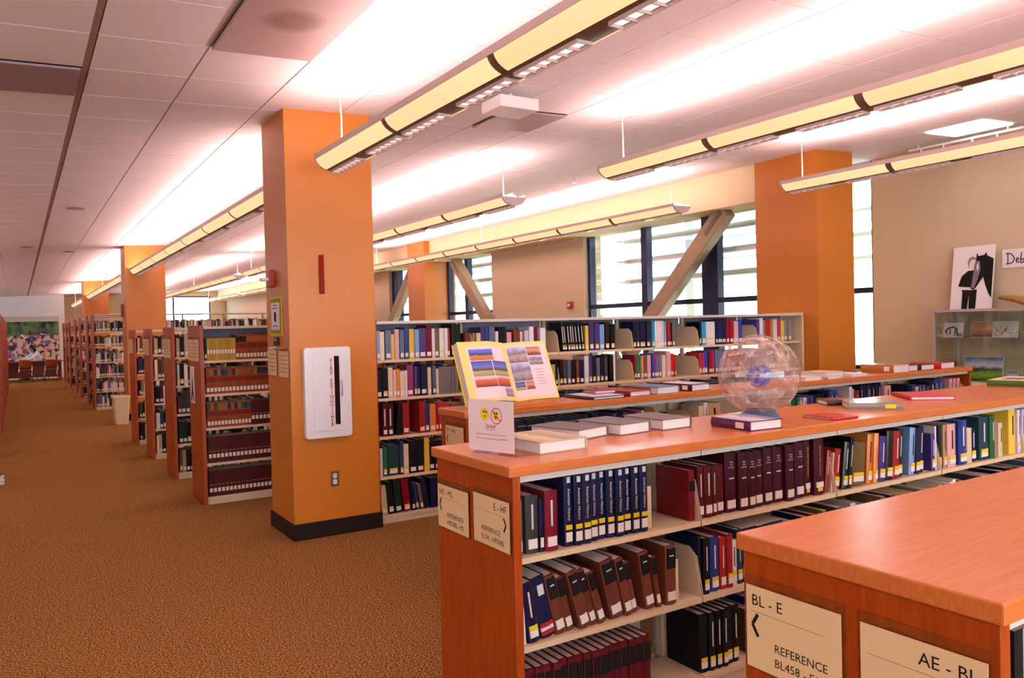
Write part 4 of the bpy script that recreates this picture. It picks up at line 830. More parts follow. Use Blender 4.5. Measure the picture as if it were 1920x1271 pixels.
# ------------------------------------------------------------------ pendant lights
def pendant(x, y_start, length, n, top, lab, rods):
    """direct/indirect linear pendant; runs from y_start towards +y"""
    o = empty('pendant_light', (x, y_start, top)); tag(o, lab, 'light', 'linear pendant lights')
    a, b = .14, .092; L = length/n; N = 20
    def arc(r, t0, t1, k): return [((a*r)*math.cos(math.radians(t0+(t1-t0)*i/k)), (b*r)*math.sin(math.radians(t0+(t1-t0)*i/k))) for i in range(k+1)]
    prof = arc(.965, 180, 360, N)
    MB().prism(prof+arc(.90, 360, 180, N), .004, length-.004, 'y').build('housing', 'fixture_brown', o)
    for s in (-1, 1): MB().box(s*a-.004 if s > 0 else -a-.003, s*a+.003 if s > 0 else -a+.004, 0, length, -.014, .024).build('rim', 'fixture_cap', o)
    for yy in (0, length-.012): MB().prism(arc(1.0, 180, 360, 14), yy, yy+.012, 'y').build('end_cap', 'fixture_cap', o)
    MB().prism([(-.10, -.03), (0, .04), (.10, -.03)], .03, length-.03, 'y').build('uplight', 'lamp_up', o)
    def patch(t0, t1, y0, y1, r=1.0):
        m = MB(); p = arc(r, t0, t1, 6); q = arc(r-.02, t0, t1, 6); pts = p+q[::-1]
        return m.prism(pts, y0, y1, 'y')
    for k in range(n):
        y0 = k*L+(.03 if k else .02); y1 = (k+1)*L-(.03 if k < n-1 else .02)
        patch(188, 243, y0, y1).build('side_diffuser', 'lamp_side', o, True); patch(297, 352, y0, y1).build('side_diffuser', 'lamp_side', o, True)
        m_ = L/2
        for q0, q1 in ((.03, .42), (.58, .97)):
            ya, yb = k*L+L*q0, k*L+L*q1
            lv = patch(258, 282, ya, yb, 1.0).build('louvre', 'lamp_down', o, True)
            bl = MB(); nb = 6
            for i in range(nb+1):
                t = ya+(yb-ya)*i/nb; bl.box(-.036, .036, t-.003, t+.003, -b-.012, -b*.97)
            bl.box(-.04, -.036, ya, yb, -b-.012, -b*.95).box(.036, .04, ya, yb, -b-.012, -b*.95)
            bl.build('louvre_blades', 'fixture_cap', lv)
    for yy in rods:
        MB().tube([(0, yy, .006), (0, yy+.004, (zc(x)-top)*.6), (-.012, yy, zc(x)-top-.006)], .006, 6).build('cable', 'cable', o, True)
        MB().lathe([(.0, -.018), (.045, -.016), (.06, -.004), (.06, 0)], (-.012, yy, zc(x)-top-.001), 16).build('canopy', 'white_plastic', o, True)
NEAR = 'near pendant light ending by the orange column'
XA, XB, XC = 1.97, 4.36, 7.06; TA, TB, TC = 2.83, 2.925, 3.045
pendant(XA, -4.3, 9.8, 8, TA, 'nearest linear pendant light, ending at the near orange column', [9.62, 6.1, 2.5])
pendant(XB, -4.5, 9.8, 8, TB, 'linear pendant light at upper right, second row', [9.62, 6.1, 2.5])
pendant(XC, -4.2, 9.8, 8, TC, 'linear pendant light at far upper right before the right column', [9.62, 6.1, 2.5])
pendant(XA, 6.85, 10.9, 8, TA, 'linear pendant light down the aisle past the near column', [.2, 5.5, 10.7])
pendant(XA, 18.0, 11.0, 8, TA, 'linear pendant light beyond the aisle column', [.2, 5.5, 10.8])
pendant(XA, 29.2, 6.0, 5, TA, 'farthest linear pendant light on the aisle line', [.2, 5.8])
pendant(XB, 6.85, 10.9, 8, TB, 'linear pendant light behind the near column, middle row', [.2, 5.5, 10.7])
pendant(XB, 18.6, 11.0, 8, TB, 'distant linear pendant light in the middle row', [.2, 5.5, 10.8])
pendant(XB, 30.0, 6.0, 5, TB, 'most distant linear pendant light in the middle row', [.2, 5.8])
pendant(XC, 7.2, 10.0, 8, TC, 'linear pendant light along the cream soffit before the windows', [.2, 5, 9.8])
pendant(XC, 18.6, 11.0, 8, TC, 'distant linear pendant light along the windows', [.2, 5.5, 10.8])
pendant(XC, 30.0, 6.0, 5, TC, 'most distant linear pendant light along the windows', [.2, 5.8])
for k, (yy, L) in enumerate(((-4.3, 9.8), (6.85, 10.9), (18.6, 11.0))): pendant(-1.6, yy, L, 8, 2.68, 'unseen fill pendant light over the stacks left of the aisle, '+ordw(k+1)+' segment', [.2, L-.2])  # unseen row, placed close in to brighten the ceiling at left
# ceiling fittings
def plate(x, y, mat, lab, nm, two=False):
    i, j = cell(x, y); x0, y0 = GX+PX*i, GY+PY*j; xm, ym = x0+PX/2, y0+PY/2
    o = empty(nm, (xm, ym, zc(xm))); tag(o, lab, 'vent' if nm != 'ceiling_light' else 'light')
    s = PX/2-.012; sy = PY/2-.012
    if two: o.location.y = y0; sy = PY-.012
    m = MB().box(-s, s, -sy, sy, -.018, -.002); m.v = [(a, b, c+.042*a) for a, b, c in m.v]; m.build('plate', mat, o, bevel=.003)
    m = MB().box(-s, s, -sy, sy, .002, .012); m.v = [(a, b, c+.042*a) for a, b, c in m.v]; m.build('backing', 'rubber_black' if nm != 'ceiling_light' else 'white_plastic', o)
plate(1.3, 4.4, 'plate_marked', 'long ceiling diffuser plate with a round darker mark', 'ceiling_diffuser', True)
plate(.1, 5.7, 'plate_purple', 'dark grey ceiling plate near the left edge', 'ceiling_diffuser')
plate(3.6, 5.7, 'diffuser_plate', 'grey ceiling plate between the pendant lights', 'ceiling_diffuser')
plate(8.55, 4.55, 'troffer_light', 'bright square ceiling light over the gallery wall', 'ceiling_light')
plate(7.5, 30, 'troffer_light', 'distant bright square ceiling light by the windows', 'ceiling_light')
o = empty('ceiling_sensor_box', (3.2, 5.05, zc(3.2))); tag(o, 'white flat box hanging below the ceiling behind the nearest pendant', 'box')
MB().box(-.17, .17, -.14, .14, -.14, -.05).build('box_body', 'white_plastic', o, bevel=.01); MB().tube([(0, 0, -.05), (0, 0, 0)], .02, 8).build('stem', 'white_plastic', o)
for k, (x, y, l) in enumerate([(2.49, 4.47, 'beside the nearest pendant light'), (6.07, 8.09, 'before the cream soffit'), (6.11, 4.49, 'above the second row pendant light'), (2.49, 12.0, 'right of the aisle pendant light'), (2.45, 15.6, 'above the aisle column')]):
    o = empty('sprinkler', (x, y, zc(x))); tag(o, 'small chrome ceiling sprinkler '+l, 'sprinkler', 'ceiling sprinklers')
    MB().lathe([(0, -.004), (.04, -.003), (.042, 0)], n=14).build('escutcheon', 'white_plastic', o, True)
    MB().tube([(0, 0, 0), (0, 0, -.035)], .009, 8).build('stem', 'chrome', o, True)
    MB().tube([(-.012, 0, -.03), (-.014, 0, -.05), (0, 0, -.062), (.014, 0, -.05), (.012, 0, -.03)], .003, 6).lathe([(0, -.066), (.028, -.066), (.028, -.063), (0, -.063)], n=12).build('deflector', 'chrome', o)
for k, (x, y) in enumerate([(.68, 11.5), (.2, 16.5), (.9, 17.5)]):
    o = MB().lathe([(0, -.012), (.1, -.01), (.11, 0)], (0, 0, 0), 20).build('ceiling_disc', 'diffuser_plate', None, True, (x, y, zc(x)-.001)); tag(o, ordw(k+1)+' small round grey ceiling disc along the aisle', 'detector', 'round ceiling discs')
# track lighting over the gallery wall
o = empty('track_light', (8.95, 5.38, zc(8.95)-.002)); tag(o, 'white track light with four heads over the gallery wall', 'light')
MB().box(-.02, .02, -1.25, 0, -.06, -.035).build('track', 'white_plastic', o); [MB().box(-.01, .01, q, q+.02, -.035, 0).build('hanger', 'white_plastic', o) for q in (-1.1, -.12)]
for yy, an in ((-.14, .5), (-.40, .2), (-.72, .2), (-.98, -.2)):
    h = MB().tube([(0, yy, -.06), (0, yy, -.12)], .012, 8).build('head_stem', 'white_plastic', o)
    MB().tube([(-.02, yy+.02*an, -.12), (.05, yy-.06*an, -.17), (.10, yy-.10*an, -.21)], [.035, .05, .065], 14).build('lamp_head', 'white_plastic', h, True)

# ------------------------------------------------------------------ books lying on the counters
def flat_book(cx_, cy_, z, W_, L, T, ang, col, lab, group, spine='right', top_mat=None, label=None, jacket=False):
    """closed book lying flat; W along local x, L along local y; spine on the given local side"""
    o = empty('book', (cx_, cy_, z), math.radians(ang)); tag(o, lab, 'book', group)
    bt = min(.004, T*.2); w2, l2 = W_/2, L/2
    mt = 'book_jacket' if jacket else 'book_cloth'
    cv = MB().box(-w2, w2, -l2, l2, 0, bt).box(-w2, w2, -l2, l2, T-bt, T)
    if spine in ('right', 'left'):
        s = 1 if spine == 'right' else -1; pr = [(s*(w2-.003)+s*.008*math.sin(math.pi*k/6), T*k/6) for k in range(7)]
        cv.prism([(s*(w2-.006), 0)]+pr+[(s*(w2-.006), T)], -l2, l2, 'y')
        bx = (-w2+(.008 if s > 0 else .006), w2-(.006 if s > 0 else .008), -l2+.006, l2-.006)
    else:
        s = -1; pr = [(-l2+.003-.008*math.sin(math.pi*k/6), T*k/6) for k in range(7)]
        cv.prism([(-l2+.006, 0)]+pr+[(-l2+.006, T)], -w2, w2, 'x'); bx = (-w2+.006, w2-.006, -l2+.006, l2-.008)
    c = cv.build('cover', mt, o); c.color = (*lin(col), 1)
    MB().box(*bx, bt, T-bt).build('page_block', 'page_edge', o)
    if top_mat: MB().box(-w2+.004, w2-.004, -l2+.004, l2-.004, T, T+.0012).build('cover_print', top_mat, o)
    if label:
        if spine == 'front': MB().box(w2-.09, w2-.035, -l2-.0065, -l2-.004, T*.2, T*.8).build('call_number_label', label, o)
        elif spine == 'left': MB().box(-w2-.0065, -w2-.004, -l2+.035, -l2+.085, T*.2, T*.8).build('call_number_label', label, o)
    return o
Z1 = 1.1004; G1 = 'books lying on the globe counter'; G2 = 'books lying on the open-book counter'
flat_book(1.807, 2.685, Z1, .24, .31, .046, 3, (196, 176, 150), 'thick book with painted landscape cover beside the SHH notice', G1, 'right', 'print_cover', jacket=True)
flat_book(2.095, 2.88, Z1, .205, .29, .046, 14, (120, 108, 110), 'grey covered thick book, leftmost of three in a row', G1)
flat_book(2.34, 2.865, Z1, .198, .285, .05, 6, (120, 108, 110), 'grey covered thick book, middle one of three in a row', G1)
flat_book(2.60, 2.855, Z1, .19, .275, .05, 2, (120, 108, 110), 'grey covered thick book, nearest the globe of three', G1)
flat_book(2.885, 2.55, Z1, .205, .25, .044, -4, (96, 34, 84), 'purple book with illustrated cover before the globe', G1, 'left', 'print_globe', 'label_white', True)
flat_book(3.455, 2.515, Z1, .19, .18, .012, -3, (196, 44, 48), 'thin red book near the counter edge right of the globe', G1, 'front', jacket=True)
flat_book(3.985, 2.64, Z1, .275, .2, .036, -44, (150, 132, 124), 'plastic wrapped grey book with yellow tag on the counter', G1, 'front', None, 'label_yellow', True)
flat_book(4.03, 2.875, Z1, .2, .16, .03, -30, (60, 50, 60), 'small dark book behind the plastic wrapped book', G1, 'front', jacket=True)
flat_book(4.69, 2.76, Z1, .25, .33, .022, -40, (190, 60, 70), 'thin red book with pink page edges on the counter', G1, 'left')
o = flat_book(6.0, 2.80, Z1, .46, .32, .04, 10, (70, 110, 50), 'large green and yellow book at the right end of the counter', G1, 'left', 'paper_cream')
MB().box(-.12, .04, -.02, .1, .0414, .0424).build('cover_picture', 'print_park', o)
flat_book(3.32, 4.255, Z1, .27, .32, .02, 0, (60, 46, 50), 'glossy grey magazine-like book beside the open photo book', G2, 'left', 'print_grey', jacket=True)
flat_book(3.47, 4.33, Z1+.0212, .26, .18, .022, -8, (150, 60, 50), 'brown book behind the glossy grey one', G2, 'right')
flat_book(3.59, 4.255, Z1, .2, .31, .036, 3, (140, 44, 40), 'dark red book lying between grey and blue books', G2, 'left')
flat_book(3.845, 4.255, Z1, .22, .31, .05, 4, (96, 128, 150), 'blue grey book with bright red side on the counter', G2, 'right')
MB().box(3.708, 3.714, 4.13, 4.40, 1.105, 1.145).build('slip_case', 'red_paint', None); tag(bpy.data.objects['slip_case'], 'red slipcase beside the blue grey book', 'slipcase')
flat_book(4.16, 4.255, Z1, .2, .31, .05, 4, (64, 40, 38), 'dark brown book left of the globe on the rear counter', G2, 'left', 'print_grey', 'label_white', True)
flat_book(5.45, 4.25, Z1, .2, .28, .03, 0, (232, 220, 214), 'white paper stack right of the globe on the rear counter', G2, 'right')
flat_book(5.80, 4.295, Z1, .26, .24, .05, 2, (224, 190, 150), 'cream covered thick book on the rear counter', G2, 'right')
flat_book(5.70, 4.13, Z1, .16, .06, .026, 0, (206, 200, 206), 'small pale grey book before the cream book', G2, 'left', None, 'label_yellow')
flat_book(6.08, 4.25, Z1, .22, .24, .022, 0, (226, 222, 236), 'thin white book between cream and brown books', G2, 'right')
flat_book(6.66, 4.265, Z1, .27, .31, .072, 2, (186, 116, 54), 'very thick brown book on the rear counter', G2, 'left', None, 'label_white', True)
flat_book(6.90, 4.28, Z1, .15, .28, .055, 0, (80, 40, 40), 'dark book right of the very thick brown book', G2, 'left', None, 'label_white')
flat_book(7.13, 4.28, Z1, .22, .28, .05, 0, (70, 50, 44), 'dark book with pale tag near the end of the rear counter', G2, 'left', None, 'label_white')
flat_book(7.42, 4.265, Z1, .24, .3, .056, 0, (206, 44, 40), 'red book at the far right end of the rear counter', G2, 'left', None, None, True)
# ------------------------------------------------------------------ SHH notice
o = empty('shh_notice', (1.522, 2.771, 1.1004)); tag(o, 'upright clear stand with pink SHH! notice on the counter', 'sign')
e = Vector((.073, -.245, 0)).normalized(); ang = math.atan2(e.y, e.x); o.rotation_euler = (0, 0, ang)
W_, H_ = .256, .213
MB().box(0, W_, -.002, .002, 0, H_).build('acrylic_sheet', 'acrylic', o); MB().box(0, W_, .002, .07, 0, .003).build('foot', 'acrylic', o)
MB().box(.003, W_-.012, -.0032, -.0022, .012, H_-.002).build('paper', 'paper_pink', o)
f = -.0036
def disc(cx_, cz_, rx, rz, mat, nm, y, ring=0):
    m = MB(); n = 24
    if ring:
        for k in range(n):
            t0, t1 = 2*math.pi*k/n, 2*math.pi*(k+1)/n
            m.poly([(cx_+r*q*math.cos(t), y, cz_+r2*q*math.sin(t)) for q, t, r, r2 in ((1, t0, rx, rz), (1, t1, rx, rz), (1-ring, t1, rx, rz), (1-ring, t0, rx, rz))])
    else: m.poly([(cx_+rx*math.cos(2*math.pi*k/n), y, cz_+rz*math.sin(2*math.pi*k/n)) for k in range(n)])
    return m.build(nm, mat, o)
disc(.092, .158, .024, .025, 'yellow_print', 'yellow_face', f); disc(.152, .154, .018, .019, 'yellow_print', 'yellow_face', f)
disc(.155, .152, .030, .032, 'red_print', 'prohibition_ring', f-.0004, .1)
for px_, pz_ in ((.089, .167), (.101, .166), (.147, .162), (.158, .162)): disc(px_, pz_, .0035, .005, 'black_print', 'eye', f-.0003)
disc(.094, .149, .004, .003, 'black_print', 'mouth', f-.0003); disc(.152, .147, .007, .005, 'red_print', 'mouth', f-.0003)
MB().poly([(.131, f-.0005, .172), (.134, f-.0005, .174), (.179, f-.0005, .132), (.176, f-.0005, .130)]).build('prohibition_bar', 'red_print', o)
text('SHH!', 'red_print', o, (.125, f, .108), .025, bold=.01); MB().box(.103, .148, f-.0002, f, .095, .0962).build('underline', 'red_print', o)
text('Please be courteous to your fellow students.', 'black_print', o, (.128, f, .078), .0088); text('Have conversations and phone calls OUTSIDE', 'black_print', o, (.128, f, .062), .0088)
# ------------------------------------------------------------------ clear globe
o = empty('clear_globe', (3.15, 2.70, 1.1004)); tag(o, 'large transparent globe with a small blue globe inside', 'globe')
R_ = .2; zc_ = .226
def sph(r, n=48, mrows=32): return [(r*math.sin(math.pi*k/mrows), -r*math.cos(math.pi*k/mrows)) for k in range(mrows+1)]
MB().lathe(sph(R_), (0, 0, zc_), 48).build('outer_sphere', 'globe_shell', o, True)
MB().lathe(sph(.062), (0, 0, zc_-.005), 32).build('inner_globe', 'globe_inner', o, True)
def continent(blobs, r):
    m = MB()
    for (lo, la, s1, s2) in blobs:
        n = 14; pts = []
        for k in range(n):
            t = 2*math.pi*k/n; w_ = 1+.22*math.sin(3*t+lo)+.12*math.sin(5*t)
            a = math.radians(lo+s1*w_*math.cos(t)); b = math.radians(la+s2*w_*math.sin(t))
            pts.append((r*math.cos(b)*math.cos(a), r*math.cos(b)*math.sin(a), zc_-.005+r*math.sin(b)))
        c = Vector((0, 0, 0))
        for p in pts: c += Vector(p)
        c = (c/n-Vector((0, 0, zc_-.005))).normalized()*r+Vector((0, 0, zc_-.005))
        for k in range(n): m.poly([tuple(c), pts[k], pts[(k+1) % n]])
    return m
continent([(200, -10, 22, 24), (240, -22, 20, 22), (160, 30, 34, 16), (270, 25, 30, 20), (20, 30, 40, 25), (60, -20, 22, 28)], .0632).build('continents', 'globe_blue', o, True)
for la in (-30, 0, 38):
    r = R_*math.cos(math.radians(la))+.0006; z = zc_+R_*math.sin(math.radians(la))
    MB().tube([(r*math.cos(t*math.pi/24), r*math.sin(t*math.pi/24), z) for t in range(49)], .0009, 5).build('latitude_ring', 'alu', o, True)
MB().tube([(0, 0, .03), (0, 0, zc_-.066)], .007, 8).build('axis_rod', 'acrylic', o, True)
MB().lathe([(.0, 0), (.10, 0), (.105, .008), (.10, .016), (.075, .05), (.068, .052), (.05, .034), (0, .03)], n=28).build('stand', 'globe_stand', o, True)
MB().lathe([(0, .03), (.03, .031), (.028, .042), (0, .046)], n=20).build('plug', 'rubber_black', o, True)
# ------------------------------------------------------------------ open photo book on its stand
o = empty('book_stand', (2.75, 4.175, 1.1004)); tag(o, 'low wooden easel holding the open photo book', 'stand')
MB().box(-.34, .19, -.03, .03, 0, .022).build('ledge', 'wood_stand', o, bevel=.003); MB().box(-.34, .19, -.036, -.028, 0, .03).build('lip', 'wood_stand', o, bevel=.002)
tl = Matrix.Translation((0, .03, .012)) @ Matrix.Rotation(math.radians(-24), 4, 'X')
MB().mbox(tl, -.25, .15, 0, .012, 0, .30).build('backboard', 'wood_stand', o); MB().mbox(Matrix.Translation((-.05, .21, .0)) @ Matrix.Rotation(math.radians(18), 4, 'X'), -.03, .03, 0, .01, 0, .23).build('strut', 'wood_stand', o)
o = empty('open_book', (2.63, 4.166, 1.1236)); tag(o, 'large open photo book with yellow edged pages on a stand', 'book')
o.rotation_euler = (math.radians(-24), 0, math.radians(0))
BH = .40
def page(s, w_, thick):
    pts = []; n = 10
    for k in range(n+1):
        u = k/n; pts.append((s*w_*u, -thick*min(1, .25+2.2*u) if u < .36 else -thick*(1.04-.06*(u-.36))))
    return pts
LW, RW, LT, RT = .35, .32, .052, .022
for s, w_, th in ((-1, LW, LT), (1, RW, RT)):
    pr = page(s, w_, th); top_ = pr+[(s*w_, 0), (0, 0)]
    m = MB(); sh = .0
    m.prism(top_ if s < 0 else top_[::-1], .004, BH-.004, 'z')
    m.build('page_block', 'page_edge', o)
    fr = [(a, b-.0008) for a, b in pr]
    pg = MB()
    for k in range(len(fr)-1): pg.poly([(fr[k][0], fr[k][1], .002), (fr[k+1][0], fr[k+1][1], .002), (fr[k+1][0], fr[k+1][1], BH-.002), (fr[k][0], fr[k][1], BH-.002)])
    po_ = pg.build('page', 'page_yellow', o, True)
    def yat(x):
        u = abs(x)/w_; 
        return (-th*min(1, .25+2.2*u) if u < .36 else -th*(1.04-.06*(u-.36)))-.0016
    def photo(x0, x1, z0, z1, mat, off=.0012):
        m = MB(); n = 8
        for k in range(n):
            a = x0+(x1-x0)*k/n; b = x0+(x1-x0)*(k+1)/n
            m.poly([(a, yat(a)-off, z0), (b, yat(b)-off, z0), (b, yat(b)-off, z1), (a, yat(a)-off, z1)])
        m.build('photo', mat, po_)
    def paper(x0, x1, z0, z1): photo(x0, x1, z0, z1, 'paper_pink', 0)
    if s < 0:
        for q in range(4): photo(-.30+.07*q, -.30+.07*(q+1), .02, .365, 'paper_pink', 0)
        for a in ((-.285, -.115, .27, .345, 'print_trees'), (-.285, -.015, .165, .265, 'print_field'), (-.285, -.13, .095, .16, 'print_red'), (-.125, -.02, .095, .165, 'print_red'), (-.08, -.012, .03, .09, 'print_grey')): photo(*a)
    else:
        for q in range(4): photo(.015+.072*q, .015+.072*(q+1), .02, .375, 'paper_pink', 0)
        for a in ((.02, .155, .255, .36, 'print_grey'), (.16, .265, .30, .36, 'print_sepia'), (.16, .265, .235, .295, 'print_grey'), (.02, .155, .13, .25, 'print_grey'), (.02, .09, .07, .125, 'print_field'), (.095, .155, .07, .125, 'print_sepia')): photo(*a)
        for k in range(6): MB().box(.19, .25, yat(.22)-.0002, yat(.22), .1+.02*k, .103+.02*k).build('print_line', 'grey_print', po_)
cv = MB().box(-LW-.008, RW+.008, .001, .005, 0, BH).build('cover', 'label_yellow', o)
# ------------------------------------------------------------------ gallery wall: case and pictures
o = empty('display_case', (8.80, 4.0, 0)); tag(o, 'glass display case against the gallery wall', 'case')
D_, L_ = .44, 2.0   # depth x, runs y from -.95 to 1.05
MB().box(0, D_, -.95, 1.05, 0, .86).build('cabinet_base', 'wall_cream', o); MB().box(-.01, D_+.01, -.96, 1.06, 1.635, 1.665).build('top_frame', 'alu', o)
for yy in (-.95, .03, 1.025):
    MB().box(0, .022, yy, yy+.025, .86, 1.635).build('post', 'alu', o); MB().box(D_-.022, D_, yy, yy+.025, .86, 1.635).build('post', 'alu', o)
MB().box(.005, .011, -.92, 1.02, .86, 1.635).build('front_pane', 'case_glass', o); MB().box(.022, D_-.022, 1.035, 1.041, .86, 1.635).build('side_pane', 'case_glass', o)
MB().box(.05, D_-.02, -.92, 1.0, 1.338, 1.346).build('glass_shelf', 'case_glass', o); MB().box(.05, .056, -.92, 1.0, 1.336, 1.347).build('shelf_edge', 'alu', o)
MB().box(D_-.05, D_-.035, .96, .975, .86, 1.635).build('shelf_standard', 'alu', o)
def picture(nm, x, y, z, w_, h, tilt, mat, lab, border=None):
    o = empty(nm, (x, y, z)); tag(o, lab, 'picture'); o.rotation_euler = (0, math.radians(tilt), 0)
    MB().box(0, .008, -w_/2, w_/2, 0, h).build('board', border or 'paper_white', o)
    if mat: MB().box(-.0012, -.0002, -w_/2+.006, w_/2-.006, .006, h-.006).build('print', mat, o)
    return o
picture('photo_print', 8.99, 4.93, 1.3466, .22, .17, 12, None, 'small black and white photo of a stick horse in the case')
po_ = [c for c in bpy.data.objects if c.name.startswith('photo_print')][-1]
m = MB()
for a in ([(.07, .03), (.075, .08), (.05, .11), (.0, .12), (-.04, .10), (-.05, .03)], [(.03, .035), (.035, .1)], [(-.02, .03), (-.025, .1)], [(.07, .1), (.085, .08), (.09, .06)]):
    m.tube([(-.002, p[0], p[1]) for p in a], .0065, 5)
m.build('stick_horse_print', 'black_print', po_)
MB().box(-.0015, -.0002, -.1, -.04, .012, .05).build('shadow_print', 'grey_print', po_)
picture('photo_print', 8.99, 4.62, 1.3466, .24, .18, 12, 'print_sepia', 'sepia photo left of the driftwood pile picture in the case')
p2 = picture('photo_print', 8.99, 4.37, 1.3466, .25, .18, 12, None, 'photo of a tangled wood pile on white in the case')
m = MB(); r3 = random.Random(2)
for k in range(26):
    a = (r3.uniform(-.11, .11), r3.uniform(.02, .1)); b = (a[0]+r3.uniform(-.05, .05), a[1]+r3.uniform(-.05, .05)); m.tube([(-.002, a[0], a[1]), (-.003, b[0], max(.015, b[1]))], .003, 4)
m.build('wood_pile_print', 'drift', p2)
picture('landscape_print', 8.98, 4.61, .8606, .42, .275, 10, 'print_park', 'colour landscape photo of green field and blue sky in the case')
picture('landscape_print', 8.98, 4.30, .8606, .11, .13, 10, 'print_park', 'tiny green landscape photo at the right in the case')
p3 = picture('horse_poster', 9.12, 4.80, 1.6656, .46, .72, 9, None, 'tall black and white poster of a person holding a dark horse')
def flatp(pts, mat, nm, x=-.0014): MB().prism(pts, x, x+.001, 'x').build(nm, mat, p3)
# y grows to the picture's left
flatp([(.10, .0), (.10, .20), (.115, .22), (-.06, .22), (-.055, .0), (.02, .0), (.025, .16), (.035, 0)], 'black_print', 'trousers_print')
flatp([(.15, .27), (.12, .38), (.05, .44), (-.02, .44), (-.05, .40), (-.05, .24), (.14, .25)], 'black_print', 'jumper_print')
flatp([(.012+.042*math.cos(t*math.pi/8), .515+.062*math.sin(t*math.pi/8)) for t in range(16)], 'paper_pink', 'head_print', -.0026)
flatp([(.13, .225), (.145, .26), (.0, .245), (-.03, .255), (-.03, .225), (.0, .215)], 'paper_white', 'arm_print', -.0026)
flatp([(.045, .46), (.062, .54), (.045, .585), (.012, .60), (-.02, .59), (-.03, .56), (.02, .565), (.04, .53)], 'grey_print', 'hair_print', -.0036)
flatp([(.01, .23), (.0, .30), (-.01, .44), (-.03, .56), (-.035, .64), (-.055, .60), (-.12, .61), (-.135, .64), (-.15, .60), (-.22, .56), (-.22, .12), (-.19, .16), (-.15, .26), (-.12, .36), (-.10, .33), (-.06, .26), (-.03, .22)], 'black_print', 'horse_print', -.0046)
flatp([(.005, .24), (.0, .30), (-.012, .43), (-.035, .55), (-.075, .54), (-.085, .44), (-.06, .33), (-.03, .24)], 'valance_grey', 'horse_face_print', -.0052)
flatp([(-.055, .53), (-.065, .47), (-.05, .42), (-.04, .48)], 'paper_white', 'blaze_print', -.0058)
p4 = picture('name_board', 9.285, 4.22, 2.105, .62, .205, 0, None, 'white board with handwritten black name on the gallery wall')
m = MB(); S_ = .0055
def stroke(pts, r=S_):
    q = []
    for i in range(len(pts)-1):
        for k in range(4):
            t = k/4; p0 = pts[max(i-1, 0)]; p1_ = pts[i]; p2_ = pts[i+1]; p3_ = pts[min(i+2, len(pts)-1)]
            q.append(tuple(.5*((2*p1_[j])+(-p0[j]+p2_[j])*t+(2*p0[j]-5*p1_[j]+4*p2_[j]-p3_[j])*t*t+(-p0[j]+3*p1_[j]-3*p2_[j]+p3_[j])*t**3) for j in (0, 1)))
    q.append(pts[-1]); m.tube([(-.001, .27-a, b) for a, b in q], r, 5)
stroke([(.02, .165), (.018, .05)]); stroke([(-.0, .16), (.05, .155), (.085, .10), (.06, .055), (.0, .045)])
stroke([(.10, .075), (.128, .085), (.12, .105), (.105, .09), (.11, .058), (.14, .062)]); stroke([(.16, .165), (.15, .055), (.175, .055), (.185, .09), (.155, .085)]); stroke([(.215, .1), (.2, .07), (.22, .055), (.24, .08), (.22, .1)])
stroke([(.27, .1), (.265, .055), (.275, .09), (.295, .1)]); stroke([(.33, .1), (.31, .07), (.325, .055), (.345, .1), (.35, .055)]); stroke([(.38, .16), (.375, .055), (.39, .095), (.41, .055)])
m.build('handwriting', 'black_print', p4, True)
o = empty('driftwood', (8.98, 4.05, 1.6656)); tag(o, 'gnarled piece of driftwood on top of the display case', 'driftwood')
MB().tube([(0, .37, .115), (.01, .25, .10), (0, .12, .07), (.02, 0, .06), (.01, -.2, .05)], [.022, .034, .045, .055, .04], 9).tube([(0, .12, .07), (.03, .1, .04), (.02, .08, .004)], [.03, .025, .02], 7).tube([(.01, -.1, .05), (.03, -.14, .09), (.02, -.16, .15)], [.03, .02, .01], 7).tube([(0, -.2, .05), (0, -.2, .004)], [.03, .03], 7).build('branch', 'drift', o, True)
# ------------------------------------------------------------------ waste bin
o = empty('waste_bin', (1.56, 15.9, 0)); tag(o, 'cream plastic waste bin in the aisle before the column', 'bin')
def rr3(hx, hy, r, z, n=4):
    return [(p[0], p[1], z) for p in rrect(-hx, hx, -hy, hy, r, n)]
rings = [rr3(.105, .15, .03, 0), rr3(.135, .185, .035, .47), rr3(.148, .198, .04, .475), rr3(.148, .198, .04, .51), rr3(.138, .188, .036, .512), rr3(.13, .18, .034, .46), rr3(.10, .145, .03, .012)]
m = MB()
for rg in rings: m.v += rg
n = len(rings[0])
for k in range(len(rings)-1):
    for j in range(n): m.f.append((k*n+j, k*n+(j+1) % n, (k+1)*n+(j+1) % n, (k+1)*n+j))
m.f += [tuple(range(n))[::-1], tuple((len(rings)-1)*n+j for j in range(n))]
m.build('bin_body', 'bin_cream', o)
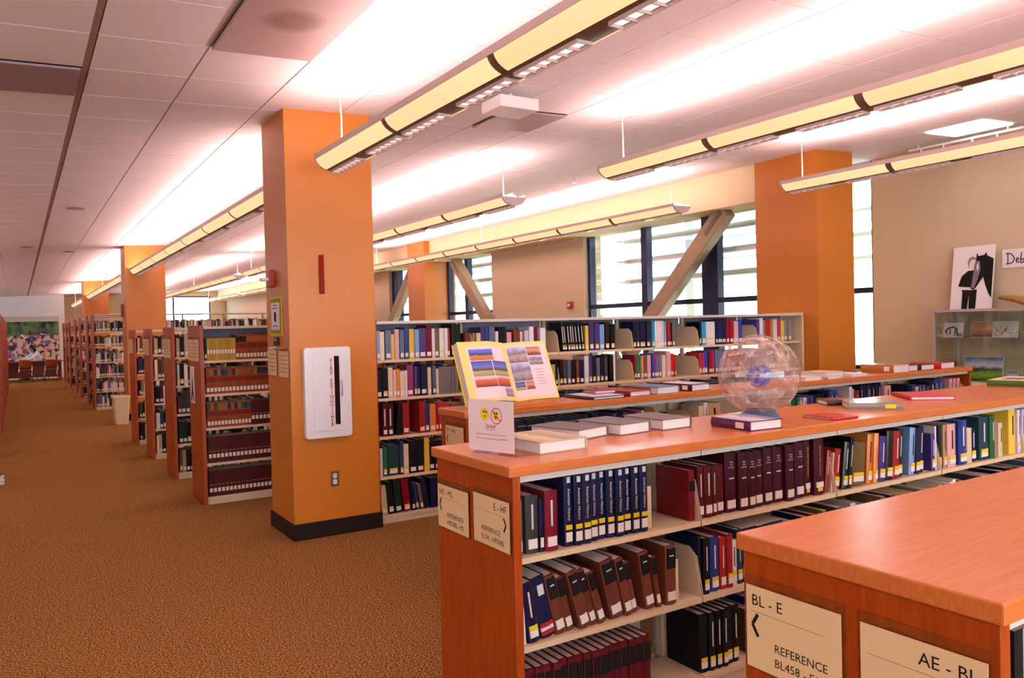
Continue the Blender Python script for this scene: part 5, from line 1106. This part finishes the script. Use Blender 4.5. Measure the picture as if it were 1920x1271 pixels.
# ------------------------------------------------------------------ far end: mural, table, chairs, people
o = empty('wall_mural', (0, YN, .58)); tag(o, 'large colourful park mural on the far white wall', 'mural')
MB().box(-1.6, 1.41, -.03, -.001, 0, 1.64).build('mural_panel', 'mural_print', o); MB().box(-1.6, 1.41, -.12, -.001, 1.64, 1.84).build('valance', 'wall_dull', o)
o = empty('reading_table', (.55, 34.2, 0)); tag(o, 'long dark wood reading table before the mural', 'table')
MB().box(-.98, .90, -.42, .42, .70, .735).build('table_top', 'wood_table', o, bevel=.004); MB().box(-.92, .84, -.01, .01, .12, .70).build('modesty_panel', 'wood_table', o)
for xx in (-.90, .80): MB().box(xx-.03, xx+.03, -.36, .36, 0, .70).build('end_leg', 'wood_table', o)
def chair(x, y, rz, lab):
    o = empty('wooden_chair', (x, y, 0), rz); tag(o, lab, 'chair', 'wooden chairs at the reading table')
    MB().prism(rrect(-.21, .21, -.2, .2, .05), .44, .458, 'z').build('seat', 'chair_wood', o)
    bk = MB(); n = 8
    for k in range(n):
        u0, u1 = -1+2*k/n, -1+2*(k+1)/n
        def P(u, zz, off): return (.21*u, -.2+.05*u*u+off-.05*(zz-.6), zz)
        hi0, hi1 = .80-.06*u0**4, .80-.06*u1**4; lo0, lo1 = .54+.04*u0**4, .54+.04*u1**4
        bk.poly([P(u0, lo0, 0), P(u1, lo1, 0), P(u1, hi1, 0), P(u0, hi0, 0)]); bk.poly([P(u0, lo0, .014), P(u0, hi0, .014), P(u1, hi1, .014), P(u1, lo1, .014)])
        bk.poly([P(u0, hi0, 0), P(u1, hi1, 0), P(u1, hi1, .014), P(u0, hi0, .014)]); bk.poly([P(u0, lo0, 0), P(u0, lo0, .014), P(u1, lo1, .014), P(u1, lo1, 0)])
    bk.build('backrest', 'chair_wood', o)
    for s in (-1, 1):
        MB().tube([(s*.19, -.19, .60), (s*.2, -.2, .44), (s*.215, -.23, 0)], .013, 8).build('leg', 'chrome', o, True)
        MB().tube([(s*.19, .16, .44), (s*.21, .2, 0)], .013, 8).build('leg', 'chrome', o, True)
    MB().tube([(-.2, -.1, .425), (.2, -.1, .425)], .01, 6).tube([(-.2, .12, .425), (.2, .12, .425)], .01, 6).build('seat_frame', 'chrome', o, True)
chair(.23, 33.25, 0, 'wooden shell chair at the reading table, left one'); chair(1.02, 33.3, .05, 'wooden shell chair at the reading table, right one'); chair(.68, 34.82, math.radians(116), 'wooden chair the seated reader uses behind the table')
def skin_obj(name, mat, verts, edges, radii, parent, root=0, sub=2):
    me = bpy.data.meshes.new(name); me.from_pydata(verts, edges, []); me.update()
    o = bpy.data.objects.new(name, me); COL.objects.link(o); me.materials.append(MATS[mat])
    sk = o.modifiers.new('skin', 'SKIN'); sk.use_smooth_shade = True
    for i, v in enumerate(me.skin_vertices[0].data):
        r = radii[i]; v.radius = r if isinstance(r, tuple) else (r, r); v.use_root = i == root
    s = o.modifiers.new('sub', 'SUBSURF'); s.levels = sub; s.render_levels = sub
    if parent: o.parent = parent
    return o
def ellipsoid(c, rx, ry, rz, fx, n=24, mr=16):
    m = MB(); f_ = Vector((fx.x, fx.y, 0)).normalized(); s_ = f_.cross(Vector((0, 0, 1))); pitch = math.asin(max(-1, min(1, fx.z/fx.length)))
    F = fx.normalized(); U = s_.cross(F).normalized()*1.0
    for k in range(mr+1):
        e = math.pi*k/mr-math.pi/2
        for j in range(n):
            t = 2*math.pi*j/n
            lx, ly, lz = math.cos(e)*math.sin(t), math.cos(e)*math.cos(t), math.sin(e)
            tap = 1-.22*max(0, -lz)                     # narrower towards the chin
            m.v.append(tuple(Vector(c)+s_*(rx*lx*tap)+F*(ry*ly*tap)+U*(rz*lz)))
    for k in range(mr):
        for j in range(n): m.f.append((k*n+j, k*n+(j+1) % n, (k+1)*n+(j+1) % n, (k+1)*n+j))
    return m, s_, F, U
def person(lab, loc, rz, J, sit, sleeve='shirt_white', trouser='trouser_navy', long_hair=True):
    """J: joint positions, figure faces +y locally, x is its right"""
    root = empty('person', loc, rz); tag(root, lab, 'person')
    V, E, R = [], [], []; idx = {}
    def add(nm, p, r, par=None):
        idx[nm] = len(V); V.append(p); R.append(r)
        if par: E.append((idx[par], idx[nm]))
    add('pelvis', J['pelvis'], .10)
    add('waist', J['waist'], (.10, .08), 'pelvis'); add('chest', J['chest'], (.11, .08), 'waist'); add('neck0', J['neck'], .062, 'chest')
    nk = Vector(J['neck']); hd = Vector(J['head']); dr_ = (hd-nk); fx = Vector(J['face']).normalized()
    add('neck1', tuple(nk+dr_*.6), .058, 'neck0'); add('skull', tuple(hd), .06, 'neck1')
    for s in 'rl':
        add('sh'+s, J['sh'+s], .045, 'chest'); add('el'+s, J['el'+s], .038, 'sh'+s); add('wr'+s, J['wr'+s], .03, 'el'+s)
        w_ = Vector(J['wr'+s]); d = (w_-Vector(J['el'+s])).normalized(); sd = d.cross(Vector((0, 0, 1))).normalized()
        add('pm'+s, tuple(w_+d*.07), (.044, .022), 'wr'+s)
        for k, (o_, ln) in enumerate(((-.03, .075), (-.01, .085), (.01, .08), (.03, .062))):
            add('f%d%s' % (k, s), tuple(w_+d*(.075+ln*.5)+sd*o_+Vector((0, 0, -.006))), .011, 'pm'+s); add('g%d%s' % (k, s), tuple(w_+d*(.075+ln)+sd*o_*1.1+Vector((0, 0, -.022))), .010, 'f%d%s' % (k, s))
        t_ = 1 if s == 'r' else -1
        add('th'+s, tuple(w_+d*.045-sd*t_*.045), .013, 'pm'+s); add('ti'+s, tuple(w_+d*.085-sd*t_*.06), .011, 'th'+s)
        add('hp'+s, J['hp'+s], .075, 'pelvis'); add('kn'+s, J['kn'+s], .055, 'hp'+s); add('an'+s, J['an'+s], .042, 'kn'+s); add('to'+s, J['to'+s], (.035, .025), 'an'+s)
    tmp = skin_obj('body', 'skin', V, E, R, None, 0)
    bpy.context.view_layer.update()
    me = bpy.data.meshes.new_from_object(tmp.evaluated_get(bpy.context.evaluated_depsgraph_get())); bpy.data.objects.remove(tmp)
    bm = bmesh.new(); bm.from_mesh(me)
    hc = hd+dr_.normalized()*.02
    hm_, s_, F, U = ellipsoid(hc, .076, .098, .122, fx)
    nose = MB().tube([tuple(hc+F*.085+U*.01), tuple(hc+F*.108-U*.018), tuple(hc+F*.095-U*.03)], [.008, .015, .012], 8)
    ears = MB()
    for k in (-1, 1): ears.tube([tuple(hc+s_*.074*k+U*.02-F*.005), tuple(hc+s_*.084*k-F*.008), tuple(hc+s_*.074*k-U*.035)], [.012, .016, .01], 7)
    for q in (hm_, nose, ears): bm.from_mesh(q.mesh('piece'))
    bm.to_mesh(me); bm.free()
    bo = link('body', me, 'skin', root)
    rm = bo.modifiers.new('remesh', 'REMESH'); rm.mode = 'VOXEL'; rm.voxel_size = .007; rm.use_smooth_shade = True
    sm = bo.modifiers.new('smooth', 'SMOOTH'); sm.factor = .5; sm.iterations = 4
    def sub_(nm, mat, names, links, rad):
        vv = [V[idx[n_]] for n_ in names]; ee = [(names.index(a), names.index(b)) for a, b in links]; return skin_obj(nm, mat, vv, ee, rad, root, 0, 2)
    n_ = ['waist', 'pelvis', 'chest', 'neck0', 'shr', 'elr', 'wrr', 'shl', 'ell', 'wrl']
    sub_('shirt', sleeve, n_, [('waist', 'pelvis'), ('waist', 'chest'), ('chest', 'neck0'), ('chest', 'shr'), ('shr', 'elr'), ('elr', 'wrr'), ('chest', 'shl'), ('shl', 'ell'), ('ell', 'wrl')], [(.17, .13), (.15, .12), (.20, .145), .075, .085, .068, .05, .085, .068, .05])
    n_ = ['waist', 'pelvis', 'hpr', 'knr', 'anr', 'hpl', 'knl', 'anl']
    sub_('trousers', trouser, n_, [('waist', 'pelvis'), ('pelvis', 'hpr'), ('hpr', 'knr'), ('knr', 'anr'), ('pelvis', 'hpl'), ('hpl', 'knl'), ('knl', 'anl')], [.10, .115, .105, .09, .068, .105, .09, .068])
    for s in 'rl':
        a, t = Vector(J['an'+s]), Vector(J['to'+s]); d = (t-a); d.z = 0; d.normalize()
        sh = empty('shoe', (0, 0, 0)); sh.parent = root
        g_ = a.z-.095
        me_ = MB(); sd = Vector((-d.y, d.x, 0)); base = Vector((a.x, a.y, g_))
        secs = [(-.075, .03, .075), (-.05, .04, .10), (.0, .042, .105), (.06, .044, .075), (.12, .046, .055), (.165, .04, .045), (.19, .02, .03)]
        for q, wd, ht in secs:
            for k in range(8):
                t_ = math.pi*k/7; me_.v.append(tuple(base+d*q+sd*(wd*math.cos(t_))+Vector((0, 0, .018+ht*math.sin(t_)))))
        for q in range(len(secs)-1):
            for k in range(7): me_.f.append((q*8+k, q*8+k+1, (q+1)*8+k+1, (q+1)*8+k))
        me_.f += [tuple(range(8)), tuple(range((len(secs)-1)*8, len(secs)*8))]
        me_.build('upper', 'shoe_black', sh, True)
        so = MB(); ol = [(-.085, .025), (-.06, .044), (.0, .046), (.07, .05), (.14, .048), (.185, .034), (.205, 0)]
        pts = [base+d*q+sd*wd for q, wd in ol]+[base+d*q-sd*wd for q, wd in ol[::-1][1:]]
        so.prism([(p.x, p.y) for p in pts], g_, g_+.028, 'z'); so.build('sole', 'shirt_white', sh)
        MB().tube([tuple(base+d*.15+sd*.042+Vector((0, 0, .03))), tuple(base+d*.19+Vector((0, 0, .055))), tuple(base+d*.15-sd*.042+Vector((0, 0, .03)))], .016, 6).build('toe_cap', 'shirt_white', sh, True)
    # hair: a cap over the skull, open at the face, falling behind the shoulders when long
    hm2 = MB(); n = 28; rows = [90, 75, 60, 45, 30, 15, 0, -15, -30]+([-31, -32, -33] if long_hair else [])
    for k, el in enumerate(rows):
        for j in range(n):
            t = math.radians(-180+360*j/n); face_ = max(0, math.cos(t)); lim = 42*max(0, min(1, (face_-.35)/.4))-30*(1-max(0, min(1, (face_-.35)/.4)))
            e = math.radians(max(el, lim)); drop = .075*max(0, k-8) if face_ < .35 else 0
            p = hc-F*.008+s_*(.092*math.cos(e)*math.sin(t))+F*(.112*math.cos(e)*math.cos(t))+U*(.134*math.sin(e))
            hm2.v.append(tuple(p-Vector((0, 0, drop))-Vector((F.x, F.y, 0))*drop*.25))
    for k in range(len(rows)-1):
        for j in range(n): hm2.f.append((k*n+j, k*n+(j+1) % n, (k+1)*n+(j+1) % n, (k+1)*n+j))
    ho = hm2.build('hair', 'hair_black', root, True); so_ = ho.modifiers.new('solid', 'SOLIDIFY'); so_.thickness = .012
    for k in (-1, 1): MB().lathe(sph(.010, 8, 6), tuple(hc+F*.086+s_*.032*k+U*.004), 8).build('eye', 'black_print', root, True)
    MB().tube([tuple(hc+F*.078-s_*.022-U*.058), tuple(hc+F*.086-U*.058), tuple(hc+F*.078+s_*.022-U*.058)], .005, 5).build('mouth', 'red_print', root, True)
    return root
sit = dict(pelvis=(0, 0, .55), waist=(0, .02, .70), chest=(0, .09, .93), neck=(0, .15, 1.07), head=(0, .20, 1.19), face=(0, .85, -.5), shr=(.17, .11, 1.0), elr=(.24, .30, .82), wrr=(.16, .52, .785), shl=(-.17, .11, 1.0), ell=(-.24, .32, .83), wrl=(-.10, .50, .785),
 hpr=(.09, .05, .54), knr=(.11, .46, .53), anr=(.11, .48, .095), tor=(.11, .62, .05), hpl=(-.09, .05, .54), knl=(-.11, .46, .53), anl=(-.11, .46, .095), tol=(-.11, .6, .05))
person('person in a white shirt with dark hair reading at the far table', (.66, 34.80, .0), math.radians(116), sit, True)
std = dict(pelvis=(0, 0, .95), waist=(0, 0, 1.08), chest=(0, 0, 1.3), neck=(0, .0, 1.46), head=(0, .03, 1.59), face=(0, 1, 0), shr=(.18, 0, 1.38), elr=(.23, -.03, 1.1), wrr=(.22, .0, .86), shl=(-.18, 0, 1.38), ell=(-.23, -.03, 1.1), wrl=(-.22, .0, .86),
 hpr=(.085, 0, .80), knr=(.1, .02, .5), anr=(.1, -.01, .095), tor=(.1, .13, .05), hpl=(-.085, 0, .80), knl=(-.1, .02, .5), anl=(-.1, -.01, .095), tol=(-.1, .13, .05))
person('person in sneakers standing at the left picture edge, only a toe showing', (-.36, 10.42, 0), math.radians(-90), std, False, 'trouser_navy', 'trouser_navy', False)
